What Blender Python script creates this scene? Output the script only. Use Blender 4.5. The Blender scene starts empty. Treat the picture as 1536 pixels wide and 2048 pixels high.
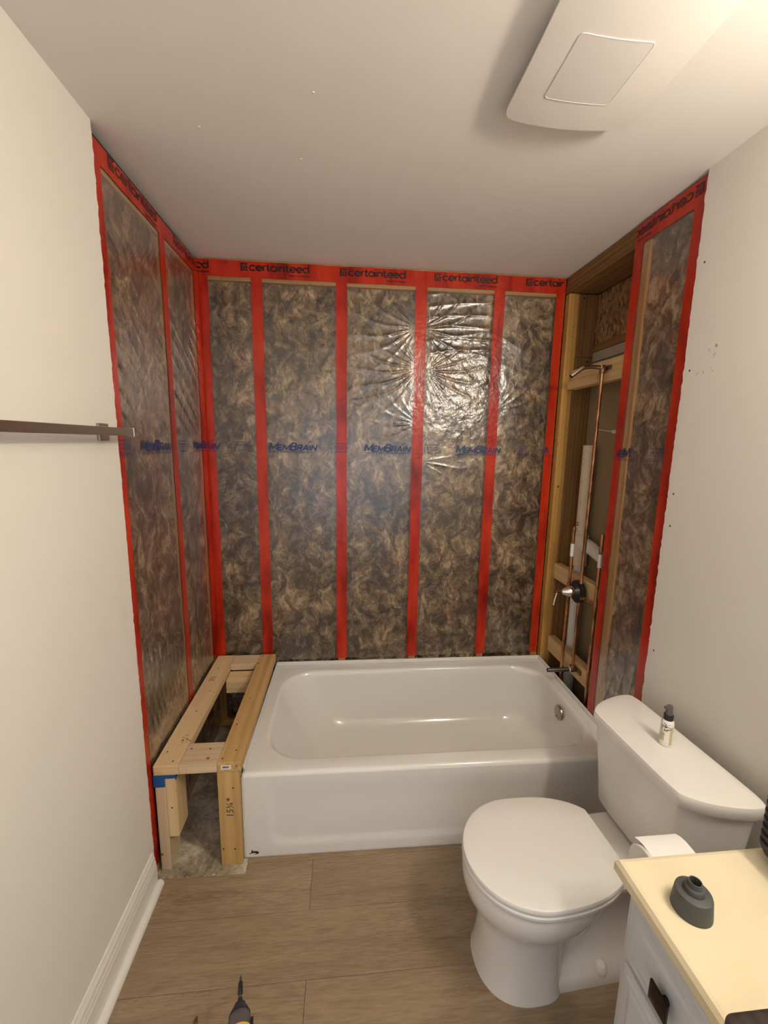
import bpy, bmesh, math, random
import numpy as np
from mathutils import Vector, Matrix, noise
PI = math.pi
random.seed(7)
sc = bpy.context.scene
col = sc.collection

# ------------------------------------------------------------------ camera
cam = bpy.data.cameras.new('camera')
cam.sensor_fit = 'VERTICAL'; cam.sensor_height = 36.0
cam.lens = 833.9076 / 2048 * 36.0
cam.clip_start = 0.02
co = bpy.data.objects.new('camera', cam); col.objects.link(co)
co.location = (0.6993, -2.2092, 1.5970)
co.rotation_euler = (1.4071, -0.0157, -0.0928)
sc.camera = co

# ------------------------------------------------------------------ world, lights, exposure
w = bpy.data.worlds.new('world'); sc.world = w; w.use_nodes = True
w.node_tree.nodes['Background'].inputs[0].default_value = (0.6, 0.7, 1.0, 1)
w.node_tree.nodes['Background'].inputs[1].default_value = 0.3
sc.view_settings.view_transform = 'Standard'
sc.view_settings.look = 'None'
sc.view_settings.exposure = 0.45
sc.view_settings.gamma = 1.0
sc.view_settings.use_curve_mapping = False

def area(name, loc, target, sx, sy, power, color):
    l = bpy.data.lights.new(name, 'AREA'); l.shape = 'RECTANGLE'; l.size = sx; l.size_y = sy
    l.energy = power; l.color = color
    o = bpy.data.objects.new(name, l); col.objects.link(o); o.location = loc
    o.rotation_euler = (Vector(target) - Vector(loc)).to_track_quat('-Z', 'Y').to_euler()
    return o
# daylight that comes in through the open doorway behind the photographer
area('doorway_daylight', (0.85, -3.17, 1.05), (0.85, 0.0, 0.35), 1.5, 2.0, 7.0, (0.55, 0.74, 1.0))
# bulbs of the vanity light above the mirror (its fixture is built near the end)
BULBS = [(1.72, -1.82, 2.16), (1.72, -2.00, 2.16), (1.72, -2.18, 2.16)]
for b in BULBS:
    l = bpy.data.lights.new('vanity_bulb_light', 'POINT'); l.energy = 11.0; l.color = (1.0, 0.90, 0.76)
    l.shadow_soft_size = 0.055
    o = bpy.data.objects.new('vanity_bulb_light', l); col.objects.link(o); o.location = b

# ------------------------------------------------------------------ dimensions (metres)
W = 1.832; H = 2.449; YD = -0.852; DW = 0.0127; YN = -3.2

# ------------------------------------------------------------------ materials
def newmat(name):
    m = bpy.data.materials.new(name); m.use_nodes = True
    nt = m.node_tree; return m, nt, nt.nodes['Principled BSDF']
def pmat(name, color, rough=0.5, metal=0.0, spec=0.5, coat=0.0):
    m, nt, p = newmat(name)
    p.inputs['Base Color'].default_value = (*color, 1); p.inputs['Roughness'].default_value = rough
    p.inputs['Metallic'].default_value = metal; p.inputs['Specular IOR Level'].default_value = spec
    p.inputs['Coat Weight'].default_value = coat
    return m
def N(nt, t, **kw):
    n = nt.nodes.new(t)
    for k, v in kw.items(): setattr(n, k, v)
    return n
def coords(nt, scale=(1, 1, 1), rot=(0, 0, 0)):
    g = N(nt, 'ShaderNodeNewGeometry'); mp = N(nt, 'ShaderNodeMapping')
    mp.inputs['Scale'].default_value = scale; mp.inputs['Rotation'].default_value = rot
    nt.links.new(g.outputs['Position'], mp.inputs['Vector']); return mp.outputs['Vector']
def noise_tex(nt, vec, scale, detail=4, rough=0.55, dist=0.0):
    n = N(nt, 'ShaderNodeTexNoise'); n.inputs['Scale'].default_value = scale
    n.inputs['Detail'].default_value = detail; n.inputs['Roughness'].default_value = rough
    n.inputs['Distortion'].default_value = dist; nt.links.new(vec, n.inputs['Vector']); return n.outputs['Fac']
def ramp(nt, fac, stops):
    r = N(nt, 'ShaderNodeValToRGB'); e = r.color_ramp.elements
    while len(e) < len(stops): e.new(0.5)
    for i, (p, c) in enumerate(stops):
        e[i].position = p; e[i].color = (*c, 1) if len(c) == 3 else c
    nt.links.new(fac, r.inputs['Fac']); return r.outputs['Color']
def bump(nt, h, strength, dist, normal=None):
    b = N(nt, 'ShaderNodeBump'); b.inputs['Strength'].default_value = strength; b.inputs['Distance'].default_value = dist
    nt.links.new(h, b.inputs['Height'])
    if normal is not None: nt.links.new(normal, b.inputs['Normal'])
    return b.outputs['Normal']
def mixc(nt, fac, a, b, mode='MIX'):
    m = N(nt, 'ShaderNodeMix', data_type='RGBA', blend_type=mode)
    for sock, v in ((m.inputs[0], fac), (m.inputs[6], a), (m.inputs[7], b)):
        if hasattr(v, 'is_linked'): nt.links.new(v, sock)
        elif isinstance(v, (int, float)): sock.default_value = v
        else: sock.default_value = (*v, 1)
    return m.outputs[2]
def math_(nt, op, a, b=None, clamp=False):
    m = N(nt, 'ShaderNodeMath', operation=op); m.use_clamp = clamp
    for i, v in enumerate((a, b)):
        if v is None: continue
        if hasattr(v, 'is_linked'): nt.links.new(v, m.inputs[i])
        else: m.inputs[i].default_value = v
    return m.outputs[0]

def paint(name, color, rough=0.55, bstr=0.06, spec=0.3):
    m, nt, p = newmat(name)
    v = coords(nt)
    c = ramp(nt, noise_tex(nt, v, 2.2, 3), [(0.3, tuple(x*0.965 for x in color)), (0.7, color)])
    nt.links.new(c, p.inputs['Base Color'])
    p.inputs['Roughness'].default_value = rough; p.inputs['Specular IOR Level'].default_value = spec
    nt.links.new(bump(nt, noise_tex(nt, v, 260, 2), bstr, 0.002), p.inputs['Normal'])
    return m
def wood(name, c1, c2, axis='x', knots=True, rough=0.7, gs=1.0, red=False):
    """sawn softwood: soft grain running along one axis, sparse knots and pin holes"""
    m, nt, p = newmat(name)
    s = {'x': (1.6, 26, 26), 'y': (26, 1.6, 26), 'z': (26, 26, 1.6)}[axis]
    v = coords(nt, tuple(a*gs for a in s))
    f = noise_tex(nt, v, 1.0, 5, 0.6, 0.5)
    wv = N(nt, 'ShaderNodeTexWave', wave_type='RINGS', rings_direction={'x': 'X', 'y': 'Y', 'z': 'Z'}[axis])
    wv.inputs['Scale'].default_value = 1.15; wv.inputs['Distortion'].default_value = 7; wv.inputs['Detail'].default_value = 2
    wv.inputs['Detail Scale'].default_value = 0.6
    s2 = {'x': (0.7, 14, 14), 'y': (14, 0.7, 14), 'z': (14, 14, 0.7)}[axis]
    nt.links.new(coords(nt, s2), wv.inputs['Vector'])
    g = math_(nt, 'ADD', math_(nt, 'MULTIPLY', f, 0.7), math_(nt, 'MULTIPLY', wv.outputs['Fac'], 0.15))
    c = ramp(nt, g, [(0.25, c2), (0.62, c1)])
    if knots:
        vo = N(nt, 'ShaderNodeTexVoronoi'); vo.inputs['Scale'].default_value = 9
        nt.links.new(coords(nt, (1, 1, 1)), vo.inputs['Vector'])
        k = ramp(nt, vo.outputs['Distance'], [(0.035, (1, 1, 1)), (0.075, (0, 0, 0))])
        c = mixc(nt, k, c, tuple(x*0.28 for x in c2))
        vo2 = N(nt, 'ShaderNodeTexVoronoi'); vo2.inputs['Scale'].default_value = 28
        nt.links.new(coords(nt, (1, 1, 1)), vo2.inputs['Vector'])
        pk = 0.09 if 'stud' in name else 0.05
        k2 = ramp(nt, vo2.outputs['Distance'], [(pk, (1, 1, 1)), (pk+0.05, (0, 0, 0))])
        c = mixc(nt, math_(nt, 'MULTIPLY', k2, 0.5), c, tuple(x*0.35 for x in c2))
    nt.links.new(c, p.inputs['Base Color']); p.inputs['Roughness'].default_value = rough
    p.inputs['Specular IOR Level'].default_value = 0.25
    nt.links.new(bump(nt, f, 0.15, 0.002), p.inputs['Normal'])
    return m

M = {}
M['wall'] = paint('wall_paint', (0.82, 0.785, 0.72))
M['ceiling'] = paint('ceiling_paint', (0.84, 0.80, 0.755), 0.7, 0.04, 0.15)
M['trim'] = pmat('trim_paint', (0.86, 0.83, 0.77), 0.3)
M['gypsum'] = pmat('gypsum_core', (0.85, 0.83, 0.79), 0.9)
M['backboard'] = paint('board_backside', (0.33, 0.245, 0.145), 0.85, 0.03, 0.1)
M['dark'] = pmat('gap_shade', (0.02, 0.018, 0.015), 0.9)  # near-black that paints the shade of the slit under the ceiling
M['stud'] = {a: wood('stud_wood_' + a, (0.58, 0.335, 0.095), (0.40, 0.205, 0.05), a) for a in 'xyz'}
M['oldstud'] = {a: wood('old_stud_' + a, (0.29, 0.155, 0.055), (0.18, 0.088, 0.03), a) for a in 'xyz'}
M['pine'] = {a: wood('pine_' + a, (0.78, 0.585, 0.34), (0.66, 0.45, 0.22), a) for a in 'xyz'}
M['pine2'] = {a: wood('pine_dark_' + a, (0.66, 0.44, 0.19), (0.47, 0.28, 0.10), a) for a in 'xyz'}
M['pine3'] = {a: wood('pine_grey_' + a, (0.70, 0.55, 0.37), (0.56, 0.41, 0.25), a) for a in 'xyz'}
M['block'] = {a: wood('block_' + a, (0.76, 0.57, 0.30), (0.60, 0.41, 0.19), a) for a in 'xyz'}
M['enamel'] = pmat('white_enamel', (0.80, 0.785, 0.75), 0.13, 0, 0.5, 0.3)
M['china'] = pmat('white_china', (0.82, 0.80, 0.765), 0.08, 0, 0.5, 0.4)
M['seat'] = pmat('white_seat_plastic', (0.83, 0.81, 0.775), 0.22)
M['nickel'] = pmat('brushed_nickel', (0.42, 0.38, 0.33), 0.32, 1.0)
M['chrome'] = pmat('chrome', (0.80, 0.77, 0.72), 0.12, 1.0)
M['steel'] = pmat('dull_steel', (0.20, 0.18, 0.16), 0.42, 1.0)
M['black'] = pmat('black_plastic', (0.018, 0.017, 0.016), 0.4)
M['brass'] = pmat('soldered_brass', (0.28, 0.19, 0.10), 0.45, 1.0)
M['white_plastic'] = pmat('white_plastic', (0.80, 0.78, 0.72), 0.4)
M['plastic_cover'] = pmat('fan_cover_plastic', (0.80, 0.755, 0.71), 0.45, 0, 0.3)
M['lens'] = pmat('fan_lens_plastic', (0.73, 0.685, 0.65), 0.55, 0, 0.3)
M['vanity'] = pmat('vanity_paint', (0.60, 0.62, 0.65), 0.38)
M['bronze'] = pmat('dark_bronze', (0.03, 0.022, 0.017), 0.35, 0.7)
M['paper'] = pmat('tissue_paper', (0.88, 0.86, 0.84), 0.95, 0, 0.1)
M['grey_rubber'] = pmat('grey_rubber', (0.070, 0.073, 0.070), 0.55)
M['blue_tape'] = pmat('blue_masking_tape', (0.006, 0.085, 0.30), 0.7)
M['navy'] = pmat('navy_print', (0.010, 0.035, 0.15), 0.4)
M['ink'] = pmat('black_print', (0.02, 0.008, 0.006), 0.4)
M['ink_soft'] = pmat('faint_print', (0.07, 0.012, 0.008), 0.4)
M['pencil'] = pmat('pencil_mark', (0.12, 0.09, 0.06), 0.8)
M['yellow'] = pmat('yellow_plastic', (0.80, 0.48, 0.03), 0.4)
M['greymetal'] = pmat('cast_grey', (0.15, 0.135, 0.135), 0.45, 0.4)
M['darkblue'] = pmat('dark_blue_black_rubber', (0.025, 0.03, 0.042), 0.6)
M['cream'] = pmat('cream_bottle', (0.87, 0.85, 0.76), 0.3)
M['beige_label'] = pmat('beige_label', (0.60, 0.52, 0.30), 0.5)
M['brownbox'] = wood('dark_brown_case', (0.060, 0.046, 0.036), (0.030, 0.022, 0.018), 'y', False, 0.5)
M['caulk'] = pmat('white_caulk', (0.72, 0.68, 0.60), 0.7)
M['screwhole'] = pmat('screw_hole', (0.05, 0.035, 0.025), 0.9)
M['glass_bulb'] = None

# counter: cream solid surface
m, nt, p = newmat('cream_counter'); M['counter'] = m
v = coords(nt)
nt.links.new(ramp(nt, noise_tex(nt, v, 7, 4), [(0.3, (0.74, 0.645, 0.44)), (0.7, (0.79, 0.695, 0.49))]), p.inputs['Base Color'])
p.inputs['Roughness'].default_value = 0.38

# copper with patina
m, nt, p = newmat('copper'); M['copper'] = m
v = coords(nt, (60, 60, 14))
f = noise_tex(nt, v, 1.0, 4, 0.6)
nt.links.new(ramp(nt, f, [(0.35, (0.22, 0.10, 0.045)), (0.55, (0.55, 0.26, 0.12)), (0.75, (0.75, 0.42, 0.22))]), p.inputs['Base Color'])
p.inputs['Metallic'].default_value = 0.85
nt.links.new(math_(nt, 'ADD', math_(nt, 'MULTIPLY', f, 0.3), 0.2), p.inputs['Roughness'])

# PVC
m, nt, p = newmat('pvc'); M['pvc'] = m
nt.links.new(ramp(nt, noise_tex(nt, coords(nt), 9, 3), [(0.3, (0.68, 0.56, 0.38)), (0.7, (0.76, 0.65, 0.47))]), p.inputs['Base Color'])
p.inputs['Roughness'].default_value = 0.4

# enamel of the tub basin with grime flecks near its bottom
m, nt, p = newmat('tub_enamel'); M['tub'] = m
v = coords(nt)
g = N(nt, 'ShaderNodeNewGeometry'); sp = N(nt, 'ShaderNodeSeparateXYZ'); nt.links.new(g.outputs['Position'], sp.inputs[0])
low = math_(nt, 'SUBTRACT', 1.0, math_(nt, 'MULTIPLY', sp.outputs['Z'], 5.5), True)
sp1 = ramp(nt, noise_tex(nt, v, 90, 3, 0.7), [(0.64, (0, 0, 0)), (0.70, (1, 1, 1))])
sp2 = ramp(nt, noise_tex(nt, v, 6, 3), [(0.45, (0, 0, 0)), (0.62, (1, 1, 1))])
fm = math_(nt, 'MULTIPLY', math_(nt, 'MULTIPLY', sp1, sp2), low)
base = mixc(nt, math_(nt, 'MULTIPLY', low, 0.9), (0.80, 0.785, 0.75), (0.79, 0.745, 0.67))
nt.links.new(mixc(nt, math_(nt, 'MULTIPLY', fm, 0.6), base, (0.30, 0.22, 0.13)), p.inputs['Base Color'])
p.inputs['Roughness'].default_value = 0.15; p.inputs['Coat Weight'].default_value = 0.3

# brown fibreglass
m, nt, p = newmat('brown_fibreglass'); M['batt'] = m
g = N(nt, 'ShaderNodeNewGeometry')
nz = N(nt, 'ShaderNodeTexNoise'); nz.inputs['Scale'].default_value = 7; nz.inputs['Detail'].default_value = 3
nt.links.new(g.outputs['Position'], nz.inputs['Vector'])
vm = N(nt, 'ShaderNodeVectorMath', operation='SUBTRACT'); nt.links.new(nz.outputs['Color'], vm.inputs[0]); vm.inputs[1].default_value = (0.5, 0.5, 0.5)
vs = N(nt, 'ShaderNodeVectorMath', operation='SCALE'); nt.links.new(vm.outputs[0], vs.inputs[0]); vs.inputs['Scale'].default_value = 0.15
va = N(nt, 'ShaderNodeVectorMath', operation='ADD'); nt.links.new(g.outputs['Position'], va.inputs[0]); nt.links.new(vs.outputs[0], va.inputs[1])
mp = N(nt, 'ShaderNodeMapping'); mp.inputs['Scale'].default_value = (1.5, 1.5, 1.0); nt.links.new(va.outputs[0], mp.inputs['Vector'])
sw = mp.outputs['Vector']
f1 = noise_tex(nt, sw, 14, 8, 0.66, 0.45)
f2 = noise_tex(nt, sw, 48, 6, 0.7, 0.9)
f3 = noise_tex(nt, g.outputs['Position'], 3.6, 3, 0.5)
f4 = noise_tex(nt, sw, 30, 3, 0.5, 1.2)
rid = math_(nt, 'ABSOLUTE', math_(nt, 'SUBTRACT', f4, 0.5))
fac = math_(nt, 'ADD', math_(nt, 'MULTIPLY', f1, 0.55), math_(nt, 'MULTIPLY', f2, 0.22))
fac = math_(nt, 'ADD', fac, math_(nt, 'MULTIPLY', f3, 0.23))
cr = ramp(nt, fac, [(0.40, (0.022, 0.012, 0.006)), (0.465, (0.105, 0.061, 0.030)), (0.53, (0.27, 0.172, 0.090)), (0.61, (0.66, 0.49, 0.295))])
wisp = ramp(nt, rid, [(0.0, (1, 1, 1)), (0.014, (0, 0, 0))])
wm = math_(nt, 'MULTIPLY', wisp, ramp(nt, f1, [(0.45, (0, 0, 0)), (0.62, (1, 1, 1))]))
cr = mixc(nt, math_(nt, 'MULTIPLY', wm, 0.65), cr, (0.68, 0.58, 0.44))
nt.links.new(cr, p.inputs['Base Color']); p.inputs['Roughness'].default_value = 1.0; p.inputs['Specular IOR Level'].default_value = 0.05
nt.links.new(bump(nt, fac, 0.8, 0.02), p.inputs['Normal'])

# clear polyamide vapour barrier: clear, glossy, crumpled
def film_mat(name, crumple, strand=0.0, rot=0.0):
    m = bpy.data.materials.new(name); m.use_nodes = True
    nt = m.node_tree; nt.nodes.clear()
    out = N(nt, 'ShaderNodeOutputMaterial')
    g = N(nt, 'ShaderNodeNewGeometry')
    pos = g.outputs['Position']
    # crumple mask by place: the loose bay of the sheet
    d = N(nt, 'ShaderNodeVectorMath', operation='DISTANCE'); nt.links.new(pos, d.inputs[0]); d.inputs[1].default_value = (1.30, 0, 1.86)
    mk = ramp(nt, d.outputs['Value'], [(0.12, (1, 1, 1)), (0.42, (0.08, 0.08, 0.08))])
    nz = N(nt, 'ShaderNodeTexNoise'); nz.inputs['Scale'].default_value = 9; nt.links.new(pos, nz.inputs['Vector'])
    vm = N(nt, 'ShaderNodeVectorMath', operation='MULTIPLY_ADD'); nt.links.new(nz.outputs['Color'], vm.inputs[0])
    vm.inputs[1].default_value = (0.06, 0.06, 0.06); nt.links.new(pos, vm.inputs[2])
    def rid_(sc, det): 
        n = noise_tex(nt, vm.outputs[0], sc, det, 0.5, 0.3)
        return math_(nt, 'ABSOLUTE', math_(nt, 'SUBTRACT', n, 0.5))
    hgt = math_(nt, 'ADD', math_(nt, 'MULTIPLY', rid_(17, 1), -2.6), math_(nt, 'MULTIPLY', rid_(44, 2), -1.0))
    hgt = math_(nt, 'MULTIPLY', hgt, mk)
    n1 = bump(nt, hgt, 1.0, 0.0026 * crumple)
    mp = N(nt, 'ShaderNodeMapping'); mp.inputs['Rotation'].default_value = (rot, 0, 0); nt.links.new(pos, mp.inputs['Vector'])
    mp2 = N(nt, 'ShaderNodeMapping'); mp2.inputs['Scale'].default_value = (3, 55, 4); nt.links.new(mp.outputs['Vector'], mp2.inputs['Vector'])
    st = noise_tex(nt, mp2.outputs['Vector'], 1.0, 3, 0.5)
    n2 = bump(nt, st, 1.0, 0.006 * strand, n1)
    n3 = bump(nt, noise_tex(nt, pos, 22, 3, 0.5), 1.0, 0.002, n2)
    fr = N(nt, 'ShaderNodeFresnel'); fr.inputs['IOR'].default_value = 1.5; nt.links.new(n3, fr.inputs['Normal'])
    gl = N(nt, 'ShaderNodeBsdfGlossy'); gl.inputs['Roughness'].default_value = 0.27; nt.links.new(n3, gl.inputs['Normal'])
    gl.inputs['Color'].default_value = (1, 1, 1, 1)
    tr = N(nt, 'ShaderNodeBsdfTransparent'); tr.inputs['Color'].default_value = (0.97, 0.96, 0.94, 1)
    df = N(nt, 'ShaderNodeBsdfDiffuse'); df.inputs['Color'].default_value = (0.8, 0.78, 0.74, 1); nt.links.new(n3, df.inputs['Normal'])
    mx0 = N(nt, 'ShaderNodeMixShader'); mx0.inputs[0].default_value = 0.02
    nt.links.new(tr.outputs[0], mx0.inputs[1]); nt.links.new(df.outputs[0], mx0.inputs[2])
    mx = N(nt, 'ShaderNodeMixShader')
    nt.links.new(math_(nt, 'MINIMUM', math_(nt, 'MULTIPLY', fr.outputs[0], 2.7), 0.42), mx.inputs[0])
    nt.links.new(mx0.outputs[0], mx.inputs[1]); nt.links.new(gl.outputs[0], mx.inputs[2])
    nt.links.new(mx.outputs[0], out.inputs['Surface'])
    return m
M['film_back'] = film_mat('clear_film_back', 1.0)
M['film_left'] = film_mat('clear_film_left', 0.4, 0.35, 0.75)
M['film_right'] = film_mat('clear_film_right', 0.3, 0.5, 0.1)

# red sheathing tape
m, nt, p = newmat('red_tape'); M['tape'] = m
v = coords(nt)
f = noise_tex(nt, coords(nt, (9, 9, 2.5)), 1.0, 4, 0.6)
nt.links.new(ramp(nt, f, [(0.32, (0.20, 0.007, 0.004)), (0.47, (0.44, 0.020, 0.006)), (0.66, (0.60, 0.042, 0.011))]), p.inputs['Base Color'])
p.inputs['Roughness'].default_value = 0.25
nt.links.new(bump(nt, noise_tex(nt, v, 30, 3), 0.35, 0.006), p.inputs['Normal'])

# OSB
m, nt, p = newmat('osb'); M['osb'] = m
vo = N(nt, 'ShaderNodeTexVoronoi'); vo.inputs['Scale'].default_value = 1.0; vo.inputs['Randomness'].default_value = 1
nt.links.new(coords(nt, (60, 90, 45), (0.6, 0, 0)), vo.inputs['Vector'])
hs = N(nt, 'ShaderNodeSeparateColor'); nt.links.new(vo.outputs['Color'], hs.inputs[0])
nt.links.new(ramp(nt, hs.outputs[0], [(0.0, (0.10, 0.048, 0.018)), (0.3, (0.22, 0.115, 0.045)), (0.8, (0.33, 0.19, 0.085)), (1.0, (0.42, 0.27, 0.14))]), p.inputs['Base Color'])
p.inputs['Roughness'].default_value = 0.8
nt.links.new(bump(nt, hs.outputs[0], 0.4, 0.003), p.inputs['Normal'])

# vinyl plank
m, nt, p = newmat('vinyl_plank'); M['plank'] = m
oi = N(nt, 'ShaderNodeObjectInfo')
va = N(nt, 'ShaderNodeVectorMath', operation='MULTIPLY_ADD'); cx_ = N(nt, 'ShaderNodeCombineXYZ')
for i in range(3): nt.links.new(oi.outputs['Random'], cx_.inputs[i])
g = N(nt, 'ShaderNodeNewGeometry')
nt.links.new(cx_.outputs[0], va.inputs[0]); va.inputs[1].default_value = (37, 11, 5); nt.links.new(g.outputs['Position'], va.inputs[2])
mp = N(nt, 'ShaderNodeMapping'); mp.inputs['Scale'].default_value = (2.2, 16, 1); nt.links.new(va.outputs[0], mp.inputs['Vector'])
f = noise_tex(nt, mp.outputs['Vector'], 1.0, 5, 0.62, 1.1)
wv = N(nt, 'ShaderNodeMath', operation='SINE'); nt.links.new(math_(nt, 'MULTIPLY', f, 75), wv.inputs[0])
mp2 = N(nt, 'ShaderNodeMapping'); mp2.inputs['Scale'].default_value = (18, 190, 1); nt.links.new(va.outputs[0], mp2.inputs['Vector'])
f2 = noise_tex(nt, mp2.outputs['Vector'], 1.0, 4, 0.6)
mp3 = N(nt, 'ShaderNodeMapping'); mp3.inputs['Scale'].default_value = (1.2, 5, 1); nt.links.new(va.outputs[0], mp3.inputs['Vector'])
area_m = ramp(nt, noise_tex(nt, mp3.outputs['Vector'], 1.0, 2), [(0.45, (0, 0, 0)), (0.65, (1, 1, 1))])
fa = math_(nt, 'ADD', math_(nt, 'MULTIPLY', f, 0.5), math_(nt, 'MULTIPLY', f2, 0.5))
fa = math_(nt, 'ADD', fa, math_(nt, 'MULTIPLY', math_(nt, 'MULTIPLY', wv.outputs[0], area_m), -0.06))
nt.links.new(ramp(nt, fa, [(0.34, (0.215, 0.147, 0.088)), (0.52, (0.310, 0.222, 0.140)), (0.70, (0.39, 0.288, 0.190))]), p.inputs['Base Color'])
p.inputs['Roughness'].default_value = 0.5; p.inputs['Specular IOR Level'].default_value = 0.35
nt.links.new(bump(nt, f2, 0.12, 0.001), p.inputs['Normal'])

# concrete
m, nt, p = newmat('bare_concrete'); M['concrete'] = m
v = coords(nt)
f = math_(nt, 'ADD', math_(nt, 'MULTIPLY', noise_tex(nt, v, 8, 6, 0.65, 0.6), 0.7), math_(nt, 'MULTIPLY', noise_tex(nt, v, 60, 4, 0.7), 0.3))
nt.links.new(ramp(nt, f, [(0.34, (0.13, 0.10, 0.06)), (0.50, (0.40, 0.335, 0.235)), (0.62, (0.66, 0.60, 0.47))]), p.inputs['Base Color'])
p.inputs['Roughness'].default_value = 0.85
nt.links.new(bump(nt, f, 0.5, 0.01), p.inputs['Normal'])

# ------------------------------------------------------------------ mesh helpers
class MB:
    def __init__(self): self.v = []; self.f = []; self.sm = []
    def add(self, vs, fs, smooth=False):
        o = len(self.v); self.v += [tuple(map(float, a)) for a in vs]
        self.f += [tuple(o + i for i in f) for f in fs]; self.sm += [smooth] * len(fs); return self
    def box(self, x0, x1, y0, y1, z0, z1, b=0.0):
        x0, x1 = min(x0, x1), max(x0, x1); y0, y1 = min(y0, y1), max(y0, y1); z0, z1 = min(z0, z1), max(z0, z1)
        if b <= 0:
            vs = [(x, y, z) for z in (z0, z1) for y in (y0, y1) for x in (x0, x1)]
            fs = [(0, 2, 3, 1), (4, 5, 7, 6), (0, 1, 5, 4), (2, 6, 7, 3), (0, 4, 6, 2), (1, 3, 7, 5)]
            return self.add(vs, fs)
        bm = bmesh.new()
        bmesh.ops.create_cube(bm, size=1, matrix=Matrix.Translation(((x0+x1)/2, (y0+y1)/2, (z0+z1)/2)) @ Matrix.Diagonal((x1-x0, y1-y0, z1-z0, 1)))
        bmesh.ops.bevel(bm, geom=bm.edges[:], offset=b, segments=2, affect='EDGES', profile=0.6)
        return self.frombm(bm)
    def frombm(self, bm, smooth=False):
        bm.verts.ensure_lookup_table(); bm.verts.index_update()
        self.add([v.co[:] for v in bm.verts], [[v.index for v in f.verts] for f in bm.faces], smooth); bm.free(); return self
    def loft(self, rings, cap0=True, cap1=True, smooth=True, closed=True):
        n = len(rings[0]); vs = [p for r in rings for p in r]; fs = []
        for k in range(len(rings)-1):
            for i in range(n if closed else n-1):
                j = (i+1) % n; fs.append((k*n+i, k*n+j, (k+1)*n+j, (k+1)*n+i))
        self.add(vs, fs, smooth)
        if cap0: self.add(rings[0], [list(range(n))[::-1]], False)
        if cap1: self.add(rings[-1], [list(range(n))], False)
        return self
    def lathe(self, prof, origin, axis='z', n=32, caps=True):
        """prof: (radius, height) pairs along the axis"""
        rings = []
        for r, h in prof:
            ring = []
            for i in range(n):
                a = 2*PI*i/n; c, s = r*math.cos(a), r*math.sin(a)
                q = {'z': (c, s, h), 'x': (h, c, s), 'y': (c, h, -s), '-x': (-h, s, c), '-z': (c, -s, -h)}[axis]
                ring.append((origin[0]+q[0], origin[1]+q[1], origin[2]+q[2]))
            rings.append(ring)
        return self.loft(rings, caps and prof[0][0] > 0, caps and prof[-1][0] > 0)
    def tube(self, pts, r, n=14, caps=True):
        pts = [Vector(p) for p in pts]; rs = r if isinstance(r, (list, tuple)) else [r]*len(pts)
        rings = []; prev = None
        for i, p in enumerate(pts):
            t = (pts[min(i+1, len(pts)-1)] - pts[max(i-1, 0)]).normalized()
            if prev is None:
                u = t.orthogonal().normalized()
            else:
                u = (prev - t*prev.dot(t)).normalized()
            prev = u; w_ = t.cross(u)
            rings.append([tuple(p + rs[i]*(u*math.cos(2*PI*k/n) + w_*math.sin(2*PI*k/n))) for k in range(n)])
        return self.loft(rings, caps, caps)
    def prism(self, poly, axis, a, b, smooth=False):
        """extrude a 2D polygon along an axis between a and b"""
        def q(p, t): return {'x': (t, p[0], p[1]), 'y': (p[0], t, p[1]), 'z': (p[0], p[1], t)}[axis]
        n = len(poly); vs = [q(p, a) for p in poly] + [q(p, b) for p in poly]
        fs = [(i, (i+1) % n, n+(i+1) % n, n+i) for i in range(n)] + [tuple(range(n))[::-1], tuple(range(n, 2*n))]
        return self.add(vs, fs, smooth)
    def build(self, name, mat, parent=None, local=False, fix=True):
        me = bpy.data.meshes.new(name)
        off = Vector((0, 0, 0))
        if parent is not None and not local:
            q = parent
            while q is not None: off += q.location; q = q.parent
        me.from_pydata([(a[0]-off.x, a[1]-off.y, a[2]-off.z) for a in self.v], [], self.f)
        me.polygons.foreach_set('use_smooth', self.sm)
        if fix:
            bm = bmesh.new(); bm.from_mesh(me)
            bmesh.ops.remove_doubles(bm, verts=bm.verts, dist=1e-6)
            bmesh.ops.recalc_face_normals(bm, faces=bm.faces); bm.to_mesh(me); bm.free()
        if any(self.sm): me.set_sharp_from_angle(angle=math.radians(38))
        me.materials.append(mat)
        o = bpy.data.objects.new(name, me); col.objects.link(o)
        if parent is not None: o.parent = parent
        return o
def tag(o, label=None, cat=None, group=None, kind=None):
    if label: o['label'] = label
    if cat: o['category'] = cat
    if group: o['group'] = group
    if kind: o['kind'] = kind
    return o
def root(name, loc, label=None, cat=None, group=None, rz=0.0, kind=None):
    o = bpy.data.objects.new(name, None); col.objects.link(o); o.location = loc; o.rotation_euler = (0, 0, rz)
    o.empty_display_size = 0.05
    return tag(o, label, cat, group, kind)
def modifier_bevel(o, wd=0.002, seg=2):
    b = o.modifiers.new('bevel', 'BEVEL'); b.width = wd; b.segments = seg; b.limit_method = 'ANGLE'; b.angle_limit = math.radians(40)
    return o
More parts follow.
